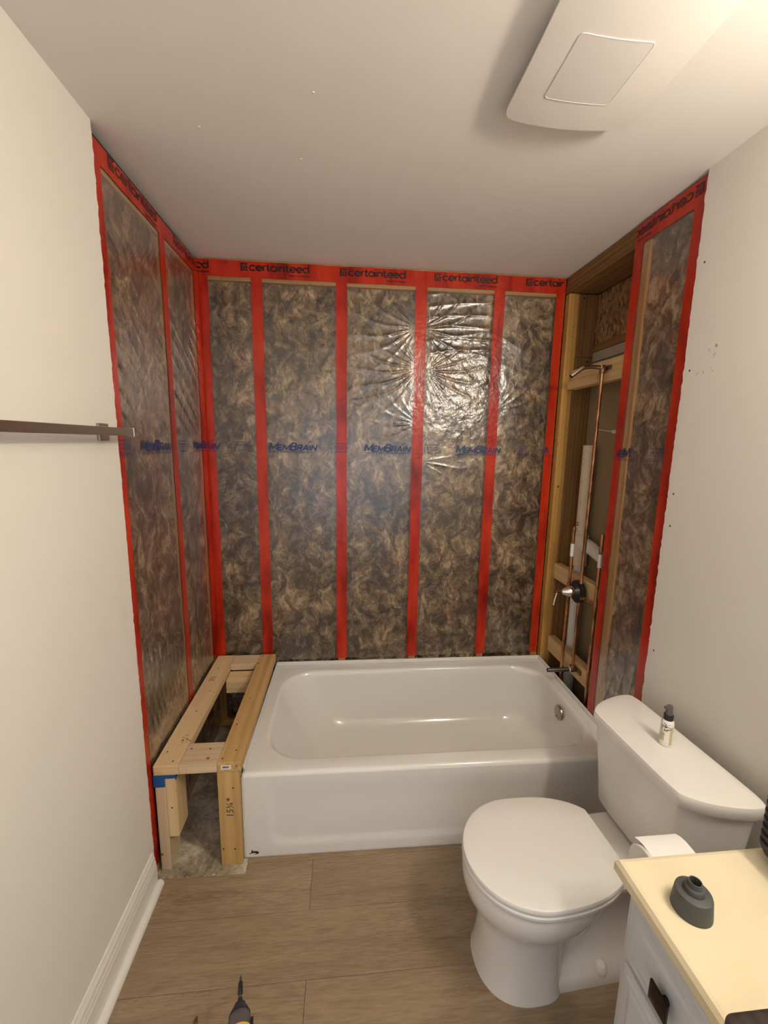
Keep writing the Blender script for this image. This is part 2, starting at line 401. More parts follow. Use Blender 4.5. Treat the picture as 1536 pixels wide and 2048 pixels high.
def grid_obj(name, P, mat, parent=None, smooth=True, keep=None):
    """P: (rows, cols, 3) array of points"""
    r, c, _ = P.shape
    idx = np.arange(r*c).reshape(r, c)
    f = np.stack([idx[:-1, :-1], idx[:-1, 1:], idx[1:, 1:], idx[1:, :-1]], -1).reshape(-1, 4)
    if keep is not None: f = f[keep[:-1, :-1].ravel()]
    me = bpy.data.meshes.new(name); V = P.reshape(-1, 3).astype(np.float32)
    me.vertices.add(len(V)); me.vertices.foreach_set('co', V.ravel())
    me.loops.add(f.size); me.loops.foreach_set('vertex_index', f.ravel().astype(np.int32))
    me.polygons.add(len(f)); me.polygons.foreach_set('loop_start', (np.arange(len(f))*4).astype(np.int32))
    me.polygons.foreach_set('loop_total', np.full(len(f), 4, np.int32))
    me.update(calc_edges=True); me.polygons.foreach_set('use_smooth', [smooth]*len(f)); me.validate()
    me.materials.append(mat)
    o = bpy.data.objects.new(name, me); col.objects.link(o)
    if parent is not None: o.parent = parent
    return o
# cheap tileable value noise for geometry
_rng = np.random.RandomState(3); _T = _rng.rand(256, 256)
def vnoise(x, y, seed=0):
    x = x + seed*17.3; y = y + seed*9.7
    xi = np.floor(x).astype(int); yi = np.floor(y).astype(int); fx = x-xi; fy = y-yi
    fx = fx*fx*(3-2*fx); fy = fy*fy*(3-2*fy)
    g = lambda a, b: _T[a % 256, b % 256]
    return (g(xi, yi)*(1-fx)+g(xi+1, yi)*fx)*(1-fy) + (g(xi, yi+1)*(1-fx)+g(xi+1, yi+1)*fx)*fy
def fbm(x, y, seed=0, o=4):
    s = 0; a = 0.5
    for k in range(o): s = s + a*vnoise(x*2**k, y*2**k, seed+k); a *= 0.5
    return s
def sstep(a, b, x):
    t = np.clip((x-a)/(b-a), 0, 1); return t*t*(3-2*t)

# ------------------------------------------------------------------ the shell
def jag(y0, z0, z1, n, amp, seed):
    r = random.Random(seed); return [(y0 + r.uniform(-amp, amp)*(1 if r.random() < .35 else .35), z0+(z1-z0)*i/n) for i in range(n+1)]
# left wall: finished drywall up to the alcove
wl = root('wall_left', (0, 0, 0), kind='structure')
pf = [(YN, 0), ] + jag(YD, 0, H, 150, 0.004, 1) + [(YN, H)]
MB().prism(pf, 'x', -0.002, DW).build('drywall', M['wall'], wl)
MB().prism([(YN, 0)] + jag(YD+0.0035, 0, H, 170, 0.003, 5) + [(YN, H)], 'x', -0.0015, DW-0.002).build('gypsum_edge', M['gypsum'], wl)
MB().box(-0.14, -0.128, YN, 0.16, 0, H).build('sheathing', M['osb'], wl)
for y in (-0.040, -0.396, -0.832):
    MB().box(-0.128, -0.0006, y-0.019, y+0.019, 0.04, 2.351).build('stud', M['stud']['z'], wl)
MB().box(-0.128, -0.0006, YD, 0.0, 2.353, 2.41).build('top_plate', M['stud']['y'], wl)
MB().box(-0.128, -0.0006, YD, 0.0, 2.411, 2.424).build('top_plate', M['stud']['y'], wl)
MB().box(-0.06, -0.012, YD, 0.0, 2.425, 2.449).build('slit_shade', M['dark'], wl)  # added strip, its black colour stands in for shade above the tape
MB().box(-0.128, -0.0006, -0.84, 0.0, 0, 0.038).build('bottom_plate', M['stud']['y'], wl)
# back wall framing
wb = root('wall_back', (0, 0, 0), kind='structure')
MB().box(-0.14, 2.02, 0.142, 0.154, 0, H).build('sheathing', M['osb'], wb)
for x in (0.019, 0.275, 0.683, 1.082, 1.484, 1.813):
    MB().box(x-0.019, x+0.019, 0.0006, 0.14, 0.04, 2.351).build('stud', M['stud']['z'], wb)
MB().box(0, W, 0.0006, 0.14, 2.353, 2.41).build('top_plate', M['stud']['x'], wb)
MB().box(0, W, 0.0006, 0.14, 2.411, 2.447).build('top_plate', M['stud']['x'], wb)
MB().box(0, W, 0.0006, 0.14, 0, 0.038).build('bottom_plate', M['stud']['x'], wb)
# right wall: drywall + open stud bay
wr = root('wall_right', (0, 0, 0), kind='structure')
pf = [(YN, 0)] + jag(-0.866, 0, H, 150, 0.005, 2) + [(YN, H)]
MB().prism(pf, 'x', W-DW, W+0.002).build('drywall', M['wall'], wr)
MB().prism([(YN, 0)] + jag(-0.8625, 0, H, 170, 0.004, 8) + [(YN, H)], 'x', W-DW+0.002, W+0.001).build('gypsum_edge', M['gypsum'], wr)
for (y, z) in ((-0.894, 2.171), (-0.890, 1.846), (-0.890, 1.441), (-0.893, 1.330), (-0.892, 0.868)):
    MB().lathe([(0.0035, 0), (0.0028, 0.0006)], (W-DW, y, z), '-x', 12).build('screw_hole', M['screwhole'], wr)
# scrapes left by old tape, flat smudges of the board paper
sm = MB()
r = random.Random(4)
for k in range(16):
    y = -0.91-r.random()*0.08; z = 1.87+r.uniform(-.05, .05); a = 0.002+0.004*r.random()
    sm.add([(W-DW-0.0003, y, z), (W-DW-0.0003, y+a, z+0.001), (W-DW-0.0003, y+a*1.3, z+a*1.4), (W-DW-0.0003, y-a*.2, z+a)], [(0, 1, 2, 3)])
tag(sm.build('wall_scuffs', pmat('scuff', (0.60, 0.55, 0.48), 0.8), wr), kind='stuff')
xs0, xs1 = W+0.0006, 1.995
S = M['oldstud']
MB().box(W+0.004, 1.892, -0.038, -0.0005, 0.04, 2.362, 0.002).build('stud', M['stud']['z'], wr)
MB().box(1.893, xs1-0.004, -0.034, -0.0005, 2.055, 2.362, 0.002).build('stud_upper_piece', S['z'], wr)
MB().box(1.893, xs1-0.004, -0.040, -0.0005, 0.04, 2.053, 0.002).build('stud_lower_piece', S['z'], wr)
MB().box(xs0, xs1-0.03, -0.612, -0.574, 0.04, 2.362, 0.002).build('stud', M['stud']['z'], wr)
MB().box(xs0, xs1-0.03, -0.880, -0.842, 0.04, 2.362, 0.002).build('stud', M['stud']['z'], wr)
MB().box(xs0, xs1-0.004, YD, -0.0005, 2.366, 2.404, 0.002).build('top_plate', S['y'], wr)
MB().box(xs0+0.004, xs1-0.004, YD, -0.0005, 2.407, 2.445, 0.002).build('top_plate', S['y'], wr)
MB().box(xs0+0.02, xs1-0.004, -0.574, -0.04, 0, 0.038).build('bottom_plate', S['y'], wr)
MB().box(xs1, xs1+0.012, YD, 0.0, 2.118, 2.362).build('osb_panel', M['osb'], wr)
MB().box(xs1-0.012, xs1+0.012, -0.574, -0.041, 2.078, 2.116).build('rail', S['y'], wr)
MB().box(xs1-0.008, xs1+0.008, -0.574, -0.041, 2.030, 2.077).build('board_edge', pmat('old_board_edge', (0.40, 0.36, 0.30), 0.9), wr)
MB().box(xs1, xs1+0.012, YD, 0.0, 0, 2.029).build('board_back', M['backboard'], wr)
MB().box(2.02, 2.03, YD, 0.15, 0, H).build('sheathing', M['backboard'], wr)
# three fresh 2x4 blockings in the bay
for (z0, z1, nm) in ((1.888, 1.985, 0), (0.862, 0.948, 1), (0.425, 0.515, 2)):
    MB().box(1.876, 1.914, -0.573, -0.041, z0, z1, 0.002).build('blocking', M['block']['y'], wr)
MB().box(1.862, 1.8755, -0.30, -0.041, 1.888, 1.93, 0.0015).build('blocking_shim', M['block']['y'], wr)
# plaster squeezed through the old board joint
bl = MB(); r = random.Random(9)
for k in range(26):
    t = k/25; bl.lathe([(0.0, -0.004), (0.003+0.008*max(0, 1-abs(t-.8)*7), 0), (0.0, 0.004)], (xs1-0.001, -0.135-0.17*t, 1.682-0.016*t), '-x', 8)
bl.build('plaster_squeeze', M['caulk'], wr)

# near wall with a doorway, closes the room behind the photographer
wn = root('wall_near', (0, 0, 0), kind='structure')
MB().box(0, 0.08, YN, YN-0.1, 0, H).box(1.66, W, YN, YN-0.1, 0, H).box(0.08, 1.66, YN, YN-0.1, 2.05, H).build('drywall', M['wall'], wn)
MB().box(0.03, 0.08, YN, YN+0.015, 0, 2.11, .003).box(1.66, 1.72, YN, YN+0.015, 0, 2.11, .003).box(0.08, 1.66, YN, YN+0.015, 2.05, 2.11, .003).build('door_casing', M['trim'], wn)
MB().box(0.08, 1.66, YN-0.12, YN-0.1, 0, 2.05).build('hall_board', M['wall'], wn)

# ceiling
ce = root('ceiling', (0, 0, H), kind='structure')
MB().box(-0.1, 2.03, YN-0.1, 0.15, H, H+0.06).build('ceiling_board', M['ceiling'], ce)
for (x, y) in ((0.509, -0.51), (0.566, -0.759), (0.622, -1.012), (1.128, -0.621), (0.30, -0.86), (0.9, -0.3)):
    MB().lathe([(0.0045, 0), (0.003, 0.0012), (0, 0.0018)], (x, y, H), '-z', 8).build('paint_drip', M['ceiling'], ce)

# floor: concrete slab, planks on it
fl = root('floor', (0, 0, 0), kind='structure')
MB().box(-0.14, 2.03, YN-0.1, 0.15, -0.10, -0.006).build('slab', M['concrete'], fl)
gap = 0.0004
def plank(poly, name='plank'):
    o = MB().prism(poly, 'z', -0.006, 0.0).build(name, M['plank'], fl)
    modifier_bevel(o, 0.0009, 1); return o
def rectp(x0, x1, y0, y1): return [(x0+gap, y0+gap), (x1-gap, y0+gap), (x1-gap, y1-gap), (x0+gap, y1-gap)]
X0, X1 = DW+0.001, W-DW-0.001
plank(rectp(0.330, 1.25, -0.815, -0.70)); plank(rectp(1.25, X1, -0.815, -0.70))
plank([(X0, -0.994+gap), (0.578-gap, -0.994+gap), (0.578-gap, -0.815-gap), (0.330, -0.815-gap), (0.330, -0.850), (X0, -0.846)])
plank(rectp(0.578, X1, -0.994, -0.815))
rows = [-0.994, -1.186]
y = -0.994; joints = [1.30, 0.584, 0.98, 0.30, 1.42, 0.72, 0.16, 1.1, 0.5, 1.5, 0.8, 0.35, 1.2]
k = 0
while y > YN+0.01:
    y1 = max(y-(0.192 if k == 0 else 0.184), YN)
    plank(rectp(X0, joints[k % 13], y1, y)); plank(rectp(joints[k % 13], X1, y1, y)); y = y1; k += 1
# crumbs of thinset along the cut edge of the floor covering
cb = MB(); r = random.Random(2)
for k in range(60):
    t = r.random()
    x, y_ = (0.03+0.29*t, -0.845+r.uniform(-.004, .006)) if r.random() < .7 else (0.326+r.uniform(-.004, .004), -0.85+0.09*t)
    s = r.uniform(0.0012, 0.0035); a = r.random()*3
    cb.add([(x+s*math.cos(a), y_+s*math.sin(a), -0.006), (x+s*math.cos(a+2.1), y_+s*math.sin(a+2.1), -0.006), (x+s*math.cos(a+4.2), y_+s*math.sin(a+4.2), -0.006), (x, y_, -0.006+s)], [(0, 1, 3), (1, 2, 3), (2, 0, 3)])
tag(cb.build('mortar_crumbs', M['gypsum'], fl), kind='stuff')

# baseboard and shoe
def baseboard(name, x, sgn, y0, y1, h=0.138):
    pr = [(0, 0), (0.014, 0), (0.014, h*0.62), (0.0125, h*0.66), (0.0125, h*0.72), (0.010, h*0.80), (0.010, h*0.86), (0.0065, h*0.93), (0.004, h), (0, h)]
    b = root(name, (0, 0, 0), kind='structure')
    MB().prism([(x+sgn*a, z) for a, z in pr], 'y', y0, y1).build('board', M['trim'], b)
    sh = [(0, 0), (0.019, 0), (0.0185, 0.006), (0.016, 0.012), (0.012, 0.0165), (0.006, 0.019), (0, 0.0195)]
    MB().prism([(x+sgn*(0.014+a), z) for a, z in sh], 'y', y0, y1+0.006).build('shoe_moulding', M['trim'], b)
baseboard('baseboard_left', DW, 1, YN, -0.868)
baseboard('baseboard_right', W-DW, -1, -1.54, -1.38)

# ------------------------------------------------------------------ insulation batts
def batt_back(x0, x1, label):
    xs = np.linspace(x0, x1, 90); zs = np.linspace(0.04, 2.351, 420)
    X, Z = np.meshgrid(xs, zs)
    e = np.minimum(np.minimum(X-x0, x1-X)/0.03, np.minimum(2.351-Z, 1)/0.03); e = sstep(0, 1, np.clip(e, 0, 1))
    Y = 0.005 + 0.020*(fbm(X*9, Z*7, 1, 5)) + 0.006*(1-e)
    return tag(grid_obj('insulation_batt', np.stack([X, Y, Z], -1), M['batt']), label, 'insulation', 'brown insulation batts behind the clear film')
for x0, x1, lb in ((0.042, 0.254, 'brown fibrous insulation batt in the narrow bay at the left end of the back wall'),
                   (0.296, 0.662, 'brown insulation batt in the second back wall bay from the left corner'),
                   (0.704, 1.061, 'brown fibrous insulation batt in the middle bay of the back wall'),
                   (1.103, 1.463, 'brown insulation batt in the back wall bay behind the bright crumpled film'),
                   (1.505, 1.793, 'brown insulation batt in the rightmost back wall bay, beside the bare studs')):
    batt_back(x0, x1, lb)
def batt_side(y0, y1, xf, sgn, label, z1=2.351):
    ys = np.linspace(y0, y1, 90); zs = np.linspace(0.04, z1, 420)
    Y, Z = np.meshgrid(ys, zs)
    e = sstep(0, 1, np.clip(np.minimum(Y-y0, y1-Y)/0.03, 0, 1))
    X = xf + sgn*(0.003 + 0.014*fbm(Y*9, Z*7, 6, 5))
    return tag(grid_obj('insulation_batt', np.stack([X, Y, Z], -1), M['batt']), label, 'insulation', 'brown insulation batts behind the clear film')
batt_side(-0.811, -0.417, 0, -1, 'brown insulation batt in the left wall bay nearest the finished left wall')
batt_side(-0.375, -0.060, 0, -1, 'brown insulation batt in the left wall bay next to the back corner')
batt_side(-0.841, -0.613, W, 1, 'brown insulation batt behind film on the right wall above the toilet', 2.362)

# ------------------------------------------------------------------ film sheets
def fans(S_, Z, lst):
    h = np.zeros_like(S_)
    for (cx, cz, side, n, reach, amp, ph) in lst:
        dx = S_-cx; dz = Z-cz; r = np.sqrt(dx*dx+dz*dz)+1e-5; th = np.arctan2(dz, np.abs(dx))
        m = (sstep(-0.004, 0.03, dx*side)) if side else 1.0
        q = np.abs(np.sin(n*th*0.5 + ph + 1.1*vnoise(S_*6, Z*6, 3)+0.7*np.sin(r*14)))
        ridge = (1-q)**2.2
        h += 1.25*amp*ridge*m*np.exp(-r/reach)*sstep(0.010, 0.085, r)*np.clip(1.15-np.abs(th)/1.25, 0, 1)
    return h
BF = [(1.080, 1.975, -1, 22, 0.20, 0.010, 0.3), (1.060, 2.17, -1, 20, 0.22, 0.008, 1.1), (1.090, 2.17, 1, 18, 0.26, 0.010, 0.2),
      (1.110, 1.965, 1, 24, 0.16, 0.010, 1.9), (1.10, 1.50, 1, 18, 0.14, 0.007, 0.4), (1.075, 1.70, -1, 18, 0.16, 0.006, 2.4),
      (1.50, 1.78, 1, 18, 0.12, 0.004, 0.1), (0.70, 1.80, 1, 14, 0.14, 0.004, 0.6), (0.66, 2.22, -1, 14, 0.16, 0.003, 0.9),
      (1.49, 1.50, 1, 16, 0.12, 0.003, 0.9)]
def film_back_h(X, Z):
    h = fans(X, Z, BF)
    st = sstep(1.08, 1.15, X)*sstep(1.50, 1.42, X)
    # long near-horizontal pulls at the head of the loose bay
    u = Z - 0.10*(X-1.10) + 0.012*np.sin(X*9)
    pull = (1-np.abs(np.sin(u*52+2.0*vnoise(X*3, Z*9, 5))))**2.0
    h = h + 0.0045*pull*st*sstep(1.98, 2.10, Z)*sstep(2.36, 2.32, Z)
    h = h + 0.0010*(1-np.abs(2*fbm(X*20, Z*20, 9, 3)/0.9-1))**3*st*sstep(1.35, 1.7, Z)*sstep(2.2, 2.0, Z)
    h = h + 0.0022*fbm(X*7, Z*4, 2, 4)
    # flat where it is stapled to the studs
    m = np.ones_like(X)
    for s in (0.0, 0.275, 0.683, 1.082, 1.484, 1.832): m = m*(0.10+0.88*sstep(0.018, 0.05, np.abs(X-s)))
    m = m*(1-0.7*sstep(0.07, 0.035, np.abs(Z-1.57)))
    return 0.0014 + h*m
def film_left_h(Y, Z):
    u = (Y*0.55+Z*0.83) + 0.03*np.sin(Z*5)
    a = sstep(1.45, 1.7, Z)*sstep(2.3, 2.05, Z)
    h = 0.0090*(1-np.abs(np.sin(u*62+2*vnoise(Y*3, Z*3, 8))))**3*a*vnoise(Y*6, Z*3, 21)**1.5
    v_ = Y + 0.12*(Z-0.5)
    h = h + 0.0036*(1-np.abs(np.sin(v_*95+3*vnoise(Y*5, Z*3, 4))))**2.2*sstep(0.95, 0.75, Z)*vnoise(Y*8, Z*3, 13)
    h = h + 0.0025*fbm(Y*6, Z*4, 11, 4)
    m = np.ones_like(Y)
    for s in (-0.395, -0.825, 0.0): m = m*(0.12+0.88*sstep(0.018, 0.05, np.abs(Y-s)))
    m = m*(1-0.85*sstep(0.07, 0.035, np.abs(Z-1.57)))
    # the sheet bridges the back corner
    return 0.0014 + h*m + 0.010*sstep(-0.10, 0.0, Y)**2
def film_right_h(Y, Z):
    v_ = Y + 0.10*Z
    h = 0.0030*(1-np.abs(np.sin(v_*60+3*vnoise(Y*5, Z*3, 4))))**2.2*sstep(0.95, 0.7, Z) + 0.0025*fbm(Y*6, Z*4, 15, 4)
    m = np.ones_like(Y)
    for s in (-0.56, -0.84): m = m*(0.12+0.88*sstep(0.018, 0.05, np.abs(Y-s)))
    return 0.0014 + h*m
X, Z = np.meshgrid(np.linspace(0.0, W-0.002, 440), np.linspace(0.10, 2.444, 560))
fb = tag(grid_obj('vapour_barrier_film', np.stack([X, -film_back_h(X, Z), Z], -1), M['film_back'], keep=(Z > 0.392) | (X < 0.30)),
         'clear crinkled plastic vapour barrier sheet covering the back wall behind the tub', 'plastic sheet')
Y, Z = np.meshgrid(np.linspace(-0.862, -0.016, 230), np.linspace(0.02, 2.427, 560))
fle = tag(grid_obj('vapour_barrier_film', np.stack([film_left_h(Y, Z), Y, Z], -1), M['film_left']),
          'clear plastic vapour barrier sheet on the left alcove wall beside the wooden frame', 'plastic sheet')
Y, Z = np.meshgrid(np.linspace(-0.530, -0.864, 110), np.linspace(0.385, 2.436, 500))
fr_ = tag(grid_obj('vapour_barrier_film', np.stack([W-film_right_h(Y, Z), Y, Z], -1), M['film_right']),
          'narrow clear plastic vapour barrier sheet on the right wall between the pipes and the drywall', 'plastic sheet')

# ------------------------------------------------------------------ red tape
def tape(surf, a0, a1, z0, z1, label, horizontal=False, seed=0, shift=0.0):
    """strip lying on a film: surf 'b','l','r'; a is x or y"""
    n = 260
    if horizontal:
        A, Zg = np.meshgrid(np.linspace(a0, a1, n), np.linspace(0, 1, 9))
        lo = z0 + 0.0025*(vnoise(A*14, A*0+seed, 2)-.5); hi = z1 + 0.0025*(vnoise(A*11, A*0+seed, 7)-.5)
        if isinstance(shift, tuple):
            dz = shift[0]*(A-a0)/(a1-a0); lo = lo+dz; hi = hi+dz
        Zg = lo + (hi-lo)*Zg
    else:
        T, Zg = np.meshgrid(np.linspace(0, 1, 9), np.linspace(z0, z1, n*2))
        lo = a0 + 0.004*(vnoise(Zg*5, Zg*0+seed, 2)-.5); hi = a1 + 0.004*(vnoise(Zg*6, Zg*0+seed, 5)-.5)
        A = lo+(hi-lo)*T
    fn = {'b': film_back_h, 'l': film_left_h, 'r': film_right_h}[surf]
    Hh = fn(A, Zg) + 0.0010 + 0.0010*fbm(A*22, Zg*16, 30+seed, 3)
    if horizontal: Hh = Hh + 0.0008
    P = {'b': np.stack([A, -Hh, Zg], -1), 'l': np.stack([Hh, A, Zg], -1), 'r': np.stack([W-Hh, A, Zg], -1)}[surf]
    o = grid_obj('tape_strip', P, M['tape'])
    return tag(o, label, 'tape', 'red seam tape strips on the clear film')
for i, (a, b, z0, lb) in enumerate(((0.249, 0.303, 0.30, 'upright red tape strip on the back wall, first right of the left corner'),
                  (0.656, 0.711, 0.393, 'upright red tape strip on the back wall, second right of the left corner'),
                  (1.052, 1.110, 0.393, 'upright red tape strip on the back wall where creases radiate, left of the bright film'),
                  (1.456, 1.512, 0.393, 'upright red tape strip on the back wall, right of the bright crumpled film'),
                  (1.784, 1.829, 0.393, 'upright red tape strip at the right end of the back wall beside bare studs'))):
    tape('b', a, b, z0, 2.376, lb, seed=i*3)
tape('b', 0.001, 0.050, 0.40, 2.376, 'upright red tape strip in the back left corner, on the back wall side', seed=21)
tape('b', 0.001, W-0.002, 2.368, 2.442, 'long red tape strip across the top of the back wall under the ceiling', True, seed=4)
tape('l', -0.860, -0.800, 0.03, 2.376, 'upright red tape strip along the cut edge of the left drywall', seed=8)
tape('l', -0.420, -0.372, 0.10, 2.376, 'narrow upright red tape strip in the middle of the left alcove wall', seed=10)
tape('l', -0.063, -0.020, 0.44, 2.376, 'upright red tape strip in the back left corner, on the left wall side', seed=12)
tape('l', -0.860, -0.020, 2.366, 2.424, 'red tape strip along the top of the left alcove wall', True, seed=14)
tape('r', -0.864, -0.812, 0.36, 2.376, 'upright red tape strip along the cut edge of the right drywall', seed=16)
tape('r', -0.578, -0.532, 0.387, 2.376, 'upright red tape strip on the right wall beside the copper pipes', seed=18)
tape('r', -0.864, -0.532, 2.362, 2.440, 'short red tape strip at the top of the right wall under the ceiling', True, seed=20)

# ------------------------------------------------------------------ lettering
def text_mesh(s, size=1.0, bold=0.0, shear=0.0, space=1.0):
    cu = bpy.data.curves.new('t', 'FONT'); cu.body = s; cu.size = size; cu.offset = bold; cu.shear = shear; cu.space_character = space
    cu.resolution_u = 3
    o = bpy.data.objects.new('t', cu); col.objects.link(o)
    dg = bpy.context.evaluated_depsgraph_get(); me = bpy.data.meshes.new_from_object(o.evaluated_get(dg))
    vs = [(v.co.x, v.co.y) for v in me.vertices]; fs = [tuple(p.vertices) for p in me.polygons]
    bpy.data.objects.remove(o); bpy.data.curves.remove(cu); bpy.data.meshes.remove(me)
    return vs, fs
class Print:
    def __init__(self): self.v = []; self.f = []
    def add(self, vs, fs, s0=0, z0=0, w_=None, h_=None):
        if w_ is not None:
            a = min(v[0] for v in vs); b = max(v[0] for v in vs); c = min(v[1] for v in vs); d = max(v[1] for v in vs)
            vs = [((v[0]-a)/(b-a)*w_, (v[1]-c)/(d-c)*h_) for v in vs]
        o = len(self.v); self.v += [(v[0]+s0, v[1]+z0) for v in vs]; self.f += [tuple(i+o for i in f) for f in fs]
    def rect(self, a, b, c, d): self.add([(a, c), (b, c), (b, d), (a, d)], [(0, 1, 2, 3)])
def arc(cx, cy, rx, ry, a0, a1, n=14): return [(cx+rx*math.cos(math.radians(a0+(a1-a0)*i/n)), cy+ry*math.sin(math.radians(a0+(a1-a0)*i/n))) for i in range(n+1)]
LOW = {  # x-height 1, width given; polylines
 'c': (0.92, [arc(.5, .5, .42, .42, 45, 315)]),
 'e': (0.96, [[(.08, .5), (.92, .5)], arc(.5, .5, .42, .42, 0, 318, 18)]),
 'r': (0.55, [[(.12, .08), (.12, .92)], arc(.50, .55, .38, .37, 180, 95, 8)]),
 't': (0.60, [[(.25, 1.25), (.25, .35)] + arc(.50, .35, .25, .27, 180, 280, 8), [(.05, .90), (.52, .90)]]),
 'a': (0.98, [arc(.48, .5, .40, .42, 0, 360, 22), [(.88, .92), (.88, .08)]]),
 'i': (0.30, [[(.14, .08), (.14, .92)], [(.14, 1.16), (.14, 1.36)]]),
 'n': (0.92, [[(.12, .08), (.12, .92)], arc(.46, .56, .34, .36, 180, 0, 12) + [(.80, .08)]]),
 'd': (1.00, [arc(.48, .5, .40, .42, 0, 360, 22), [(.88, 1.42), (.88, .08)]])}
CAP = {
 'M': (1.15, [[(.10, .1), (.10, .9), (.57, .25), (1.04, .9), (1.04, .1)]]),
 'E': (0.78, [[(.68, .1), (.10, .1), (.10, .9), (.68, .9)], [(.10, .5), (.62, .5)]]),
 'B': (0.90, [[(.10, .1), (.10, .9), (.45, .9)] + arc(.48, .71, .24, .19, 90, -90, 8) + [(.10, .52)], [(.45, .52)] + arc(.50, .31, .28, .21, 90, -90, 8) + [(.10, .1)]]),
 'R': (0.90, [[(.10, .1), (.10, .9), (.45, .9)] + arc(.48, .69, .26, .21, 90, -90, 8) + [(.10, .48)], [(.44, .46), (.76, .1)]]),
 'A': (0.92, [[(.04, .1), (.44, .9), (.84, .1)], [(.20, .34), (.68, .34)]]),
 'I': (0.34, [[(.14, .1), (.14, .9)]]),
 'N': (0.95, [[(.10, .1), (.10, .9), (.78, .1), (.78, .9)]])}
def stroke_text(p, word, font, x, y, h, wd, th, shear=0.0):
    """draws each letter as thick strokes with round joints into print p; returns the advance"""
    q0 = x
    for ch in word:
        adv, lines = font[ch]
        for ln in lines:
            pts = [(x+a*wd+shear*b*h, y+b*h) for a, b in ln]
            for (ax, ay), (bx, by) in zip(pts, pts[1:]):
                L = math.hypot(bx-ax, by-ay) or 1; nx_, ny_ = -(by-ay)/L*th/2, (bx-ax)/L*th/2
                p.add([(ax+nx_, ay+ny_), (ax-nx_, ay-ny_), (bx-nx_, by-ny_), (bx+nx_, by+ny_)], [(0, 1, 2, 3)])
            for (ax, ay) in pts[1:-1]: p.add([(ax+th/2*math.cos(2*PI*i/8), ay+th/2*math.sin(2*PI*i/8)) for i in range(8)], [tuple(range(8))])
        x += adv*wd
    return x-q0
# word one: caps logotype in italic, with the raised first letters and two dots
def membrain():
    p = Print(); x = 0.004
    for wd_, big in (('M', 1), ('EM', 0), ('B', 1), ('RAIN', 0)):
        h_ = 0.043 if big else 0.033
        x += stroke_text(p, wd_, CAP, x, 0.0105, h_, 0.0345 if big else 0.0305, 0.0068 if big else 0.0058, 0.22) + 0.0005
    k = 0.253/max(v[0] for v in p.v); p.v = [(a*k, b) for a, b in p.v]
    for cx, cz in ((0.2080, 0.0520), (0.2190, 0.0570)):
        n = 10; p.add([(cx+0.0036*math.cos(2*PI*i/n), cz+0.0030*math.sin(2*PI*i/n)) for i in range(n)], [tuple(range(n))])
    p.rect(0.0, 0.250, 0.0085, 0.0095)
    vs, fs = text_mesh('Continuous Air Barrier & Smart Vapor Retarder', 0.1, 0.001); p.add(vs, fs, 0.0, 0.0, 0.248, 0.0070)
    return p
def block():
    p = Print(); p.rect(0, 0.0013, 0, 0.056)
    rr = random.Random(5)
    for i, z in enumerate((0.047, 0.035, 0.021, 0.004)):
        vs, fs = text_mesh(('CertainTeed', 'Saint-Gobain', 'Smart Vapor Retarder', 'Continuous Air Barrier')[i], 0.1, 0.002)
        p.add(vs, fs, 0.012, z, 0.066 if i < 2 else 0.078, 0.0060)
    p.rect(0.010, 0.092, 0.0300, 0.0312); p.rect(0.010, 0.092, 0.0140, 0.0152)
    return p
def certain():
    p = Print()
    # square emblem: a block with the strokes of a small c and t left open
    q = 0.033
    for (a, b, c, d) in ((0, .25, 0, 1), (.25, 1, .84, 1), (.25, .42, 0, .18), (.42, .60, 0, .55), (.34, .42, .34, .68), (.42, .62, .66, .72), (.70, 1, 0, .22), (.72, .84, .32, .84), (.84, 1, .32, .62), (.70, .72, .3, .5)):
        p.rect(a*q, b*q, 0.006+c*q*1.05, 0.006+d*q*1.05)
    q_ = Print(); stroke_text(q_, 'certainteed', LOW, 0, 0, 0.0255, 0.030, 0.0064)
    k = 0.284/max(v[0] for v in q_.v); p.add([(0.040+a*k, 0.008+b) for a, b in q_.v], q_.f)
    vs, fs = text_mesh('SAINT-GOBAIN', 1, 0.022); p.add(vs, fs, 0.226, -0.0105, 0.098, 0.0085)
    return p
def lay(p, surf, s0, z0, mat, parent, lo, hi, name, slope=0.0, mirror=False):
    """bend a print onto a film; s runs along x on the back wall and along y on the side walls; clipped to [lo, hi]"""
    fn = {'b': film_back_h, 'l': film_left_h, 'r': film_right_h}[surf]
    v = np.array(p.v); s = s0 + (v[:, 0] if True else 0); z = z0 + v[:, 1] + slope*v[:, 0]
    if len(v) == 0: return
    keep = [f for f in p.f if all(lo <= s[i] <= hi for i in f)]
    if not keep: return
    hh = fn(s, z) + 0.0034
    P = {'b': np.stack([s, -hh, z], -1), 'l': np.stack([hh, s, z], -1), 'r': np.stack([W-hh, s, z], -1)}[surf]
    mb = MB(); mb.add(P.tolist(), keep); me = mb.build(name, mat, parent, fix=False); return me
mp_, bk_, ct_ = membrain(), block(), certain()
for s in (0.306, 0.795, 1.285, 1.777): lay(mp_, 'b', s, 1.540, M['navy'], fb, 0.004, W-0.004, 'printed_word')
for s in (0.142, 0.632, 1.122, 1.612): lay(bk_, 'b', s, 1.541, M['navy'], fb, 0.004, W-0.004, 'printed_block')
for s in (0.205, 0.676, 1.144, 1.617): lay(ct_, 'b', s, 2.392, M['ink'], fb, 0.004, W-0.012, 'printed_word')
lay(ct_, 'b', -0.265, 2.392, M['ink'], fb, 0.002, 1, 'printed_word')
lay(mp_, 'b', -0.183, 1.540, M['navy'], fb, 0.002, 1, 'printed_word')
for s in (-0.183, -0.690): lay(mp_, 'l', s, 1.543, M['navy'], fle, -0.86, -0.022, 'printed_word')
for s in (-0.352, -0.850): lay(bk_, 'l', s, 1.543, M['navy'], fle, -0.862, -0.022, 'printed_block')
